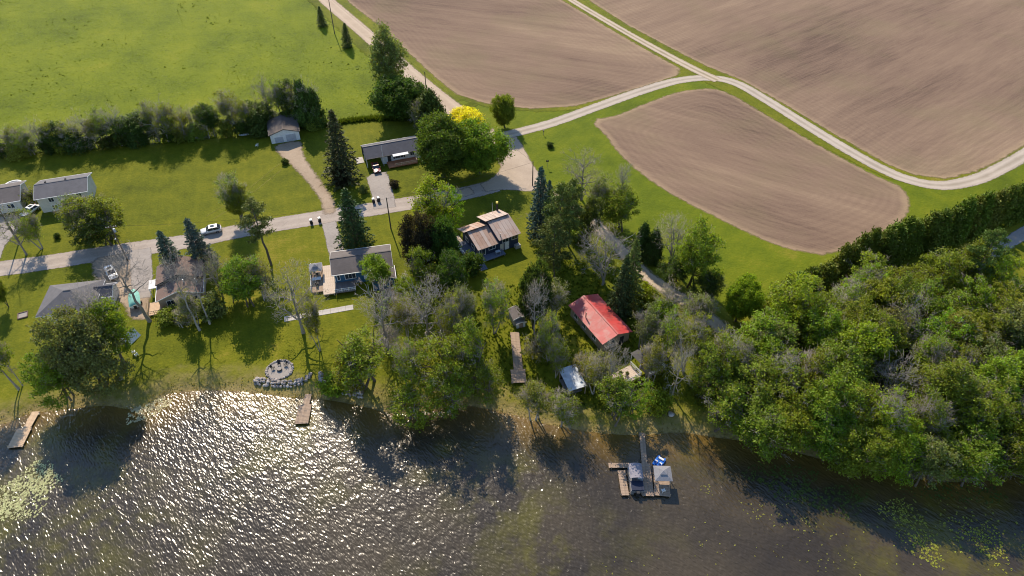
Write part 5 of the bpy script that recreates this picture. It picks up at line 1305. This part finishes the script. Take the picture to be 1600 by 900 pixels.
# pontoon boat between the fingers
p, q = P(990, 731, -.5), P(996, 771, -.5); ang = math.atan2(q.y - p.y, q.x - p.x); c = (p + q) / 2; L = (q - p).length
r = empty('pontoon_boat', (c.x, c.y, WL), ang + math.pi, 'covered pontoon boat with a grey top moored between the dock fingers', 'boat'); hw = 1.12
for s in (-1, 1): MB().tube([(-L / 2, s * .85, .12), (L / 2 - .5, s * .85, .12), (L / 2, s * .85, .3)], [.3, .3, .06], 10).build('pontoon', 'metal', r)
MB().box(-L / 2, L / 2 - .1, -hw, hw, .40, .50).build('deck', 'greydeck', r); MB().box(-L / 2 + .05, L / 2 - .2, -hw + .04, hw - .04, .51, .95).build('side_fence', 'metal', r)
MB().slab([(-L / 2 + .1, -hw + .1, 1.16), (-L * .12, -hw + .1, 1.20), (-L * .12, hw - .1, 1.20), (-L / 2 + .1, hw - .1, 1.16)], .2).build('rear_cover', 'navycover', r)
top_ = MB(); vs = []
for t in np.linspace(-.12, .46, 5):
    for y, z in ((-1, 1.85), (-.6, 2.08), (0, 2.16), (.6, 2.08), (1, 1.85)): vs.append((t * L, y * (hw - .04), z))
top_.add(vs, [(i * 5 + j, i * 5 + j + 1, (i + 1) * 5 + j + 1, (i + 1) * 5 + j) for i in range(4) for j in range(4)]); vs2 = [(x, y, z - .05) for x, y, z in vs]; top_.add(vs2, [(i * 5 + j, (i + 1) * 5 + j, (i + 1) * 5 + j + 1, i * 5 + j + 1) for i in range(4) for j in range(4)]).build('bimini_top', 'greybimini', r)
for x in (-L * .1, L * .44):
    for s in (-1, 1): MB().tube([(x, s * (hw - .05), .9), (x, s * (hw - .08), 1.88)], .03, 5).build('bimini_pole', 'metal', r)
MB().box(-L / 2 - .45, -L / 2 - .02, -.25, .25, .1, 1.05).build('outboard_motor', 'plasticblack', r); MB().box(-.1, .5, -.9, -.3, .96, 1.25).build('seat', 'tarp', r)
gz_ = P(1033, 750, -.39); gazebo((gz_.x, gz_.y, -.385), R_(-2), 1.28, 2.0, 'grey square gazebo on the end of the boat dock', 'canvas', .8, 'wood')
g = P(1036, 768, -.39); chair((g.x, g.y, -.385), R_(200), 'white chair below the gazebo on the boat dock', 'plasticwhite', .9)
# pedal boat
p = P(1030, 722, WL); r = empty('pedal_boat', (p.x, p.y, WL), R_(52), 'bright blue pedal boat beside the dock gazebo', 'boat')
for s in (-1, 1):
    hull_ = MB().add([(-1.15, s * .5 - .28, .28), (-1.15, s * .5 + .28, .28), (.8, s * .5 + .28, .28), (1.2, s * .5, .34), (.8, s * .5 - .28, .28), (-1.1, s * .5 - .2, -.12), (-1.1, s * .5 + .2, -.12), (.7, s * .5 + .2, -.12), (1.05, s * .5, .05), (.7, s * .5 - .2, -.12)],
             [(0, 1, 2, 3, 4), (9, 8, 7, 6, 5), (0, 5, 6, 1), (1, 6, 7, 2), (2, 7, 8, 3), (3, 8, 9, 4), (4, 9, 5, 0)]).build('float', 'bluepaint', r, .03)
    MB().box(-.75, -.2, s * .42 - .24, s * .42 + .24, .3, .46).build('seat', 'tarp', r); MB().slab([(-.78, s * .42 - .24, .9), (-.70, s * .42 - .24, .9), (-.70, s * .42 + .24, .9), (-.78, s * .42 + .24, .9)], .5).build('seat_back', 'bluepaint', r)
MB().box(-.95, .9, -.34, .34, .12, .27).build('hull_bridge', 'bluepaint', r); MB().box(.35, .7, -.5, .5, .3, .5).build('pedal_box', 'tarp', r); MB().tube([(-.05, 0, .28), (-.1, 0, .62)], .03, 6).build('rudder_lever', 'plasticblack', r)

# stored dock sections on the grass, and the concrete walk
dock('wooden_walkway', [((804, 519), (810, 577), 1.75), ((809, 577), (811, 598), 2.75)], .45, 'wood', 'long wooden walkway with a wide lower end on the grass', .42)
bpy.context.view_layer.update()
p, q = P(444, 499), P(552, 480); L = (q - p).length; a_ = math.atan2(q.y - p.y, q.x - p.x)
r = empty('concrete_walk', p, a_, 'pale concrete walk of slabs on the lawn below the blue house', 'walkway')
me_ = MB().box(.02, L / 9 - .02, -.75, .75, -.05, .06).mesh('slab', 'conc')
for i in range(9):
    o = link(bpy.data.objects.new('slab', me_), r); o.location = (i * L / 9, 0, random.uniform(0, .02))

# ================================================================== stones, fire pit
M['stone'] = None
k = NT('field_stone'); oi = k.n('ShaderNodeObjectInfo'); tc = k.n('ShaderNodeTexCoord').outputs['Object']
cc = k.ramp(oi.outputs['Random'], [(0, (0.20, 0.175, 0.165)), (.4, (0.30, 0.27, 0.25)), (.75, (0.38, 0.33, 0.30)), (1, (0.46, 0.43, 0.40))])
M['stone'] = k.done(k.bsdf(k.mix(k.mr(k.noise(tc, 3, 4, .7), .35, .65, 0, .35), cc, (0.15, 0.13, 0.11)), 0.9, 0.2))
STONES = []
for sd_ in range(6):
    bm = bmesh.new(); bmesh.ops.create_icosphere(bm, subdivisions=2, radius=1.0); rg = random.Random(sd_); pl = [(Vector((rg.gauss(0, 1), rg.gauss(0, 1), rg.gauss(0, 1))).normalized(), rg.uniform(.62, .9)) for _ in range(9)]
    for v in bm.verts:
        for n_, d_ in pl:
            e_ = v.co.dot(n_) - d_
            if e_ > 0: v.co -= n_ * e_
    me_ = bpy.data.meshes.new('stone'); bm.to_mesh(me_); bm.free(); me_.materials.append(M['stone']); STONES.append(me_)
srg = random.Random(9)
def stone(parent, loc, s):
    o = link(bpy.data.objects.new('stone', srg.choice(STONES)), parent); o.location = loc
    o.scale = (s * srg.uniform(.8, 1.3), s * srg.uniform(.8, 1.2), s * srg.uniform(.6, .9)); o.rotation_euler = (srg.uniform(-.3, .3), srg.uniform(-.3, .3), srg.uniform(0, 6.28)); return o
def rock_wall(pxs, rows__, label, s=.38, spread=.55):
    p0 = PG(*pxs[0]); r = empty('rock_wall', p0, 0, label, 'wall'); c_ = catmull([PG(*q) for q in pxs], .62)
    for i, q in enumerate(c_):
        for j in range(rows__):
            x, y = q[0] + srg.uniform(-.15, .15), q[1] + (j - (rows__ - 1) / 2) * spread + srg.uniform(-.12, .12)
            stone(r, Vector((x, y, gz_at(x, y) + .12 + .12 * (j % 2))) - p0, s * srg.uniform(.75, 1.2))
    return r
rock_wall([(400, 596), (425, 599), (455, 600), (472, 596), (485, 588)], 3, 'rock wall below the fire pit left of the grey dock')
rock_wall([(500, 586), (506, 600), (525, 608), (548, 612), (565, 616)], 3, 'rock wall right of the grey dock under a green tree')
c = P(437, 578); r = empty('fire_pit', c, 0, 'round gravel fire pit ringed with stones on the lawn', 'fire pit')
k = NT('pit_gravel'); M['pitgravel'] = k.done(k.bsdf(k.mix(k.noise(k.pos(), 4, 4, .7), (0.22, 0.195, 0.175), (0.36, 0.33, 0.30)), .95, .1))
pts_ = [(2.35 * math.cos(t) * (1 + .04 * math.sin(3 * t)), 2.25 * math.sin(t)) for t in np.linspace(0, 2 * math.pi, 40, endpoint=False)]
MB().prism(pts_, 'z', -.1, .05).build('gravel_bed', 'pitgravel', r)
for i in range(32):
    t = 2 * math.pi * i / 32
    stone(r, (2.45 * math.cos(t), 2.35 * math.sin(t), .1), srg.uniform(.22, .34))
MB().tube([(0, 0, .04), (0, 0, .42)], .5, 14).build('fire_bowl', 'plasticblack', r); MB().tube([(0, 0, .42), (0, 0, .425)], .42, 12).build('ash', 'pitgravel', r)
for i, (x, y) in enumerate(((-.35, 1.25), (.95, 1.05), (-1.25, .15))):
    chair(c + Vector((x, y, .05)), math.atan2(y, x) - math.pi / 2, ['dark chair behind the fire bowl, the middle one', 'dark chair right behind the fire bowl', 'dark chair left of the fire bowl'][i])
for px__, s, lab in (((187, 592), .75, 'big pale boulder on the lawn right of the big shore tree'), ((650, 586), .6, 'pale boulder near the middle shore below the tiny shed'), ((1048, 648), .7, 'pale boulder on the shore right of the boat dock')):
    b = PG(*px__); o = stone(None, b + Vector((0, 0, s * .3)), s); o.name = 'boulder'; tag(o, lab, 'boulder', 'boulders')

# ================================================================== small things
def bin_(px__, label, tilt=0):
    b = P(*px__); r = empty('wheeled_bin', (b.x, b.y, .05), R_(15 + tilt), label, 'bin', 'bins by the road')
    MB().add([(-.25, -.3, .05), (.25, -.3, .05), (.25, .3, .05), (-.25, .3, .05), (-.3, -.37, 1.0), (.3, -.37, 1.0), (.3, .37, 1.0), (-.3, .37, 1.0)], [(3, 2, 1, 0), (4, 5, 6, 7), (0, 1, 5, 4), (1, 2, 6, 5), (2, 3, 7, 6), (3, 0, 4, 7)]).build('body', 'plasticblack', r)
    MB().slab([(-.24, -.22, 1.10), (.24, -.22, 1.10), (.24, .30, 1.16), (-.24, .30, 1.16)], .14).build('lid', 'plasticwhite', r, .02)
    for x in (-.28, .28): MB().tube([(x - .04, .3, .1), (x + .04, .3, .1)], .11, 10).build('wheel', 'rubber', r)
    MB().tube([(-.22, .46, 1.0), (.22, .46, 1.0)], .025, 5).build('handle', 'plasticblack', r); r.scale = (1.15,) * 3
bin_((487, 350), 'black bin with white lid by the blue house driveway, left one'); bin_((500, 347), 'black bin with white lid by the blue house driveway, right one', 10)
bin_((584, 317), 'black bin with white lid by the bungalow driveway, left one'); bin_((592, 315), 'black bin with white lid by the bungalow driveway, right one', 20)

def pole(px__, top, label, arm=True, trans=False):
    b = P(*px__); hgt = max(height_for(b, top), 4); r = empty('utility_pole', b, R_(15), label, 'pole', 'utility poles')
    MB().tube([(0, 0, -.3), (0, 0, hgt)], [.17, .11], 8).build('pole', 'polewood', r)
    if arm:
        a_ = MB().box(-1.1, 1.1, -.06, .06, hgt - .6, hgt - .46).build('crossarm', 'polewood', r)
        for x in (-1.0, -.5, .5, 1.0): MB().tube([(x, 0, hgt - .46), (x, 0, hgt - .28)], .05, 6).build('insulator', 'trim', a_)
    if trans: MB().tube([(.34, 0, hgt - 1.9), (.34, 0, hgt - 1.0)], .24, 10).build('transformer', 'tin', r)
    return r
pole((523, 53), -6, 'utility pole in the pasture by the top of the gravel road'); pole((667, 151), 112, 'utility pole beside the gravel road behind the conifers', False)
pole((611, 358), 309, 'utility pole on the lawn right of the blue house driveway', False); pole((832, 290), 252, 'utility pole at the gravel junction behind the blue spruce', False)
pole((200, 408), 352, 'utility pole with a transformer on the gravel driveway', True, True); pole((30, 378), 318, 'utility pole by the driveway at the far left', False)

def wire(a, b, label, sag=.7):
    r_ = []
    for t in np.linspace(0, 1, 15): r_.append(a + (b - a) * t - Vector((0, 0, sag * 4 * t * (1 - t))))
    o = MB().tube([q - a for q in r_], .022, 4).build('power_line', 'dark'); o.location = a; tag(o, label, 'wire', 'power lines')
def ptop(px__, top): b = P(*px__); return b + Vector((0, 0, max(height_for(b, top), 4) - .25))
wire(ptop((523, 53), -6), ptop((667, 151), 112), 'power line along the gravel road above the conifers')
wire(ptop((667, 151), 112), ptop((832, 290), 252), 'power line from the gravel road to the junction pole')
wire(ptop((832, 290), 252), ptop((611, 358), 309), 'power line over the metal-roofed house lawn beside the road')
wire(ptop((611, 358), 309), ptop((200, 408), 352), 'power line along the asphalt road between two poles', 1.6)
wire(ptop((200, 408), 352), ptop((30, 378), 318), 'power line at the far left over the road')
def post_thing(px__, hgt, label, name='mailbox', mat='plasticblack'):
    b = P(*px__); r = empty(name, b, R_(20), label, name.replace('_', ' '))
    MB().box(-.05, .05, -.05, .05, -.2, hgt - .25).build('post', 'wood', r); MB().box(-.16, .16, -.28, .28, hgt - .25, hgt).build('box', mat, r, .03); MB().box(.17, .19, -.2, -.16, hgt - .1, hgt + .18).build('flag', 'brick', r)
post_thing((849, 211), 1.5, 'dark mailbox on a post beside the farm track'); post_thing((183, 379), 1.2, 'pale mailbox on a post at the roadside lawn', mat='plasticwhite')
# road sign at the junction
b = P(855, 262); r = empty('road_sign', b, 0, 'small road sign on a thin post beside the junction', 'sign'); MB().tube([(0, 0, -.2), (0, 0, 2.3)], .04, 6).build('post', 'metal', r); MB().box(-.35, .35, -.02, .02, 1.8, 2.3).build('sign_plate', 'plasticblack', r)
# trampoline
b = P(23, 293); r = empty('trampoline', b, 0, 'round trampoline with a pale rim behind the left houses', 'trampoline')
MB().tube([(0, 0, .86), (0, 0, .90)], 1.75, 24).build('mat', 'canvas', r)
m = MB(); n = 24; vs = []
for i in range(n):
    t = 2 * math.pi * i / n
    for R2, z in ((1.76, .9), (2.15, .9), (2.15, .98), (1.76, .98)): vs.append((R2 * math.cos(t), R2 * math.sin(t), z))
m.add(vs, [(i * 4 + j, ((i + 1) % n) * 4 + j, ((i + 1) % n) * 4 + (j + 1) % 4, i * 4 + (j + 1) % 4) for i in range(n) for j in range(4)]).build('rim_pad', 'tarp', r)
for i in range(6):
    t = math.pi * i / 3; MB().tube([(2.0 * math.cos(t), 2.0 * math.sin(t), 0), (2.0 * math.cos(t), 2.0 * math.sin(t), .9)], .04, 6).build('leg', 'metal', r)
# sandbox on the left lawn
b = P(36, 493); r = empty('sandbox', b, R_(25), 'brown wooden sandbox on the lawn at the left', 'sandbox')
for a_ in (0, 90, 180, 270):
    o = MB().box(-.9, .9, .8, .95, 0, .25).build('side_board', 'roof_brown', r); o.rotation_euler = (0, 0, R_(a_))
MB().box(-.8, .8, -.8, .8, -.05, .12).build('sand', 'pitgravel', r)
# kayaks by the hedgerow
for px__, ang, mt, lab in (((387, 210), 16, 'tin', 'pale blue canoe lying left of the white garage'), ((310, 216), 14, 'metal', 'grey canoe lying under the hedgerow')):
    b = P(*px__); r = empty('canoe', (b.x, b.y, .02), R_(ang), lab, 'canoe')
    vs = []; S_ = np.linspace(-1, 1, 9)
    for t in S_:
        w_ = .42 * (1 - t * t) ** .6 + .01; hh = .34 + .14 * t * t; vs += [(t * 2.4, -w_, .0), (t * 2.4, -w_ * .6, hh * .8), (t * 2.4, 0, hh), (t * 2.4, w_ * .6, hh * .8), (t * 2.4, w_, .0)]
    MB().add(vs, [(i * 5 + j, i * 5 + j + 1, (i + 1) * 5 + j + 1, (i + 1) * 5 + j) for i in range(8) for j in range(4)]).build('hull', mt, r, 0, True); MB().tube([(-2.3, 0, .46), (2.3, 0, .46)], .03, 5).build('keel', mt, r)
for px__, lab in (((402, 229), 'white garden chair on the lawn left of the garage drive'), ((356, 208), 'white garden chair under the hedgerow')):
    chair(P(*px__), R_(srg.uniform(0, 360)), lab, 'plasticwhite', 1.1)
for i, (px__, lab) in enumerate((((210, 552), 'white garden chair near the left shore, upper one'), ((214, 556), 'white garden chair near the left shore, lower one'))): chair(P(*px__), R_(200 + 30 * i), lab, 'plasticwhite', 1.0)
# round clipped bushes by the bungalow drive
for px__, w_, t_, lab in (((568, 300), 12, 'grey', 'small round bush left of the bungalow driveway'), ((616, 292), 12, 'purple', 'small dark bush right of the bungalow driveway'), ((445, 256), 9, 'dark', 'tiny bush beside the garage drive'), ((88, 372), 8, 'deep', 'tiny dark bush on the lawn of the white house'), ((860, 230), 9, 'deep', 'tiny dark bush on the grass beside the junction')):
    tree('shrub1', *px__, px__[1] - w_, w_ * 1.3, t_, lab, 'small garden bushes')
# white flowering shrub between the left houses
tree('shrub2', 42, 316, 290, 34, 'grey', 'pale straggly shrub between the two houses at the left', 'small garden bushes')

# ================================================================== ground cover (uncountable)
def tufts(name, pts, size, hgt, mat, colour, label, cat, seed, blades=3):
    rng = np.random.default_rng(seed); n = len(pts); Vs, Fs = [], []
    for b in range(blades):
        a = rng.uniform(0, 6.283, n); d = np.stack([np.cos(a), np.sin(a), np.zeros(n)], 1); s = size * rng.uniform(.5, 1.4, n)[:, None]; h_ = hgt * rng.uniform(.5, 1.4, n)[:, None]
        base = pts + rng.normal(size=(n, 3)) * np.array([size * .5, size * .5, 0]); lean = rng.normal(size=(n, 3)) * np.array([.4, .4, 0]) * h_
        V = np.stack([base - d * s, base + d * s, base + lean + np.array([0, 0, 1]) * h_], 1).reshape(-1, 3); Vs.append(V)
    V = np.vstack(Vs); F = np.arange(len(V)).reshape(-1, 3); me = np_mesh(name, V, F, M[mat]); o = link(bpy.data.objects.new(name, me)); o.color = (*colour, 1); tag(o, label, cat, None, 'stuff'); return o
grng = np.random.default_rng(77)
past = np.array([P(a, b)[:2] for a, b in ((-120, -60), (440, -60), (486, 0), (545, 60), (632, 138), (680, 184), (520, 192), (300, 218), (-120, 250))])
def scatter(poly, n, thr=None, sc=.05):
    lo, hi = poly.min(0), poly.max(0); q = grng.uniform(lo, hi, (n * 3, 2)); q = q[inside(q, poly)]
    if thr is not None:
        ph = grng.uniform(0, 6.28, 8); kk = grng.normal(size=(8, 2)) * sc * 6.28; v = np.sin(q @ kk.T + ph).sum(1); q = q[v + grng.normal(size=len(q)) > thr]
    return q[:n]
q = scatter(past, 9000); tufts('pasture_tufts', np.column_stack([q, np.zeros(len(q))]), .12, .16, 'leaf', (.125, .160, .005), 'bright grass tufts over the pasture', 'grass', 1)
q = scatter(past, 1500, 2.8, .03); tufts('pasture_weeds', np.column_stack([q, np.zeros(len(q))]), .26, .32, 'leaf', (.075, .10, .012), 'dark weedy tussocks in the pasture', 'weeds', 2)
# rough grass along the shore
sh = shore[1:-1]; ii = grng.integers(0, len(sh), 3000); q = sh[ii] + np.column_stack([grng.normal(0, .8, 3000), np.abs(grng.normal(0.0, 1.5, 3000)) - .2])
keep = np.abs(q[:, 0]) < 110; q = q[keep]; z = ground_z(shore_sd(q)); tufts('shore_grass', np.column_stack([q, z]), .08, .18, 'leaf', (.26, .22, .06), 'rough grass along the river bank', 'grass', 3)
# undergrowth in the wood and the grove
wd = np.array([PG(a, b)[:2] for a, b in ((1070, 620), (1090, 560), (1200, 520), (1400, 450), (1530, 440), (1560, 520), (1640, 580), (1700, 700), (1480, 740), (1300, 705), (1120, 660))])
gv = np.array([P(a, b)[:2] for a, b in ((690, 500), (760, 450), (830, 440), (890, 395), (960, 420), (1010, 470), (1090, 520), (1060, 600), (1000, 650), (900, 640), (800, 620), (700, 600))])
q = np.vstack([scatter(wd, 9000), scatter(gv, 3500)]); z = ground_z(shore_sd(q)); tufts('undergrowth', np.column_stack([q, z]), .16, .42, 'leaf', (.10, .13, .016), 'low green undergrowth under the trees', 'undergrowth', 4)
# hay-coloured strip of long grass along the fence line
fl = catmull([P(505, 197), P(545, 190), P(590, 186), P(640, 187), P(688, 190)], .3); q = np.repeat(fl, 14, 0); q = q + grng.normal(size=q.shape) * .5
tufts('fence_line_grass', np.column_stack([q, np.zeros(len(q))]), .25, .9, 'leaf', (.07, .10, .012), 'long dark grass along the fence line behind the bungalow', 'grass', 5)
# lily pads
M['pad'] = leaf_mat('lily_pad', .05, .75, 1.3)
def pads(name, blobs, colour, label, seed, smin=.10, smax=.24):
    rng = np.random.default_rng(seed); C = []
    for x, y, rx, ry, n in blobs:
        c_ = P(x, y, WL); sx = rx * depth_at(c_.x, c_.y) / FPX; sy = (P(x, y - ry, WL) - c_).length
        t = rng.uniform(0, 6.283, n); rr = np.sqrt(rng.uniform(0, 1, n)) * (1 + .25 * np.sin(3 * t + x)); C.append(np.column_stack([c_.x + np.cos(t) * rr * sx, c_.y + np.sin(t) * rr * sy]))
    C = np.vstack(C); n = len(C); s = rng.uniform(smin, smax, n); a0 = rng.uniform(0, 6.283, n); K = 7; V = np.zeros((n, K, 3))
    for j in range(K):
        a = a0 + 5.6 * j / (K - 1) if j < K - 1 else a0; rr = s if j < K - 1 else s * 0
        V[:, j, 0] = C[:, 0] + np.cos(a) * rr; V[:, j, 1] = C[:, 1] + np.sin(a) * rr; V[:, j, 2] = WL + .02 + rng.uniform(0, .05, n) + (.03 * np.sin(j * 1.3 + a0))
    me = np_mesh(name, V.reshape(-1, 3), np.arange(n * K).reshape(n, K), M['pad']); o = link(bpy.data.objects.new(name, me)); o.color = (*colour, 1); tag(o, label, 'water lilies', None, 'stuff')
pads('lily_pads', [(35, 770, 45, 38, 620), (65, 752, 28, 20, 200), (10, 790, 40, 22, 260)], (.42, .42, .20), 'pale lily pads floating at the lower left', 1)
pads('lily_pads', [(232, 634, 34, 12, 260), (215, 650, 18, 10, 60)], (.45, .40, .22), 'pale weed mat at the shore under the tall bare tree', 2, .1, .3)
pads('lily_pads', [(1430, 825, 30, 30, 170), (1450, 862, 22, 22, 130), (1400, 800, 26, 20, 90), (1545, 850, 26, 32, 150), (1515, 830, 40, 26, 90), (1480, 820, 130, 70, 150)], (.20, .21, .03), 'yellow-green lily pads floating at the lower right', 3, .08, .2)
pads('lily_pads', [(1230, 805, 40, 30, 50), (1105, 765, 12, 8, 16), (1175, 795, 20, 14, 25), (1280, 860, 60, 40, 60), (1120, 850, 60, 40, 22), (980, 880, 70, 16, 14)], (.19, .19, .04), 'scattered lily pads between the boat dock and the wood', 4, .06, .15)
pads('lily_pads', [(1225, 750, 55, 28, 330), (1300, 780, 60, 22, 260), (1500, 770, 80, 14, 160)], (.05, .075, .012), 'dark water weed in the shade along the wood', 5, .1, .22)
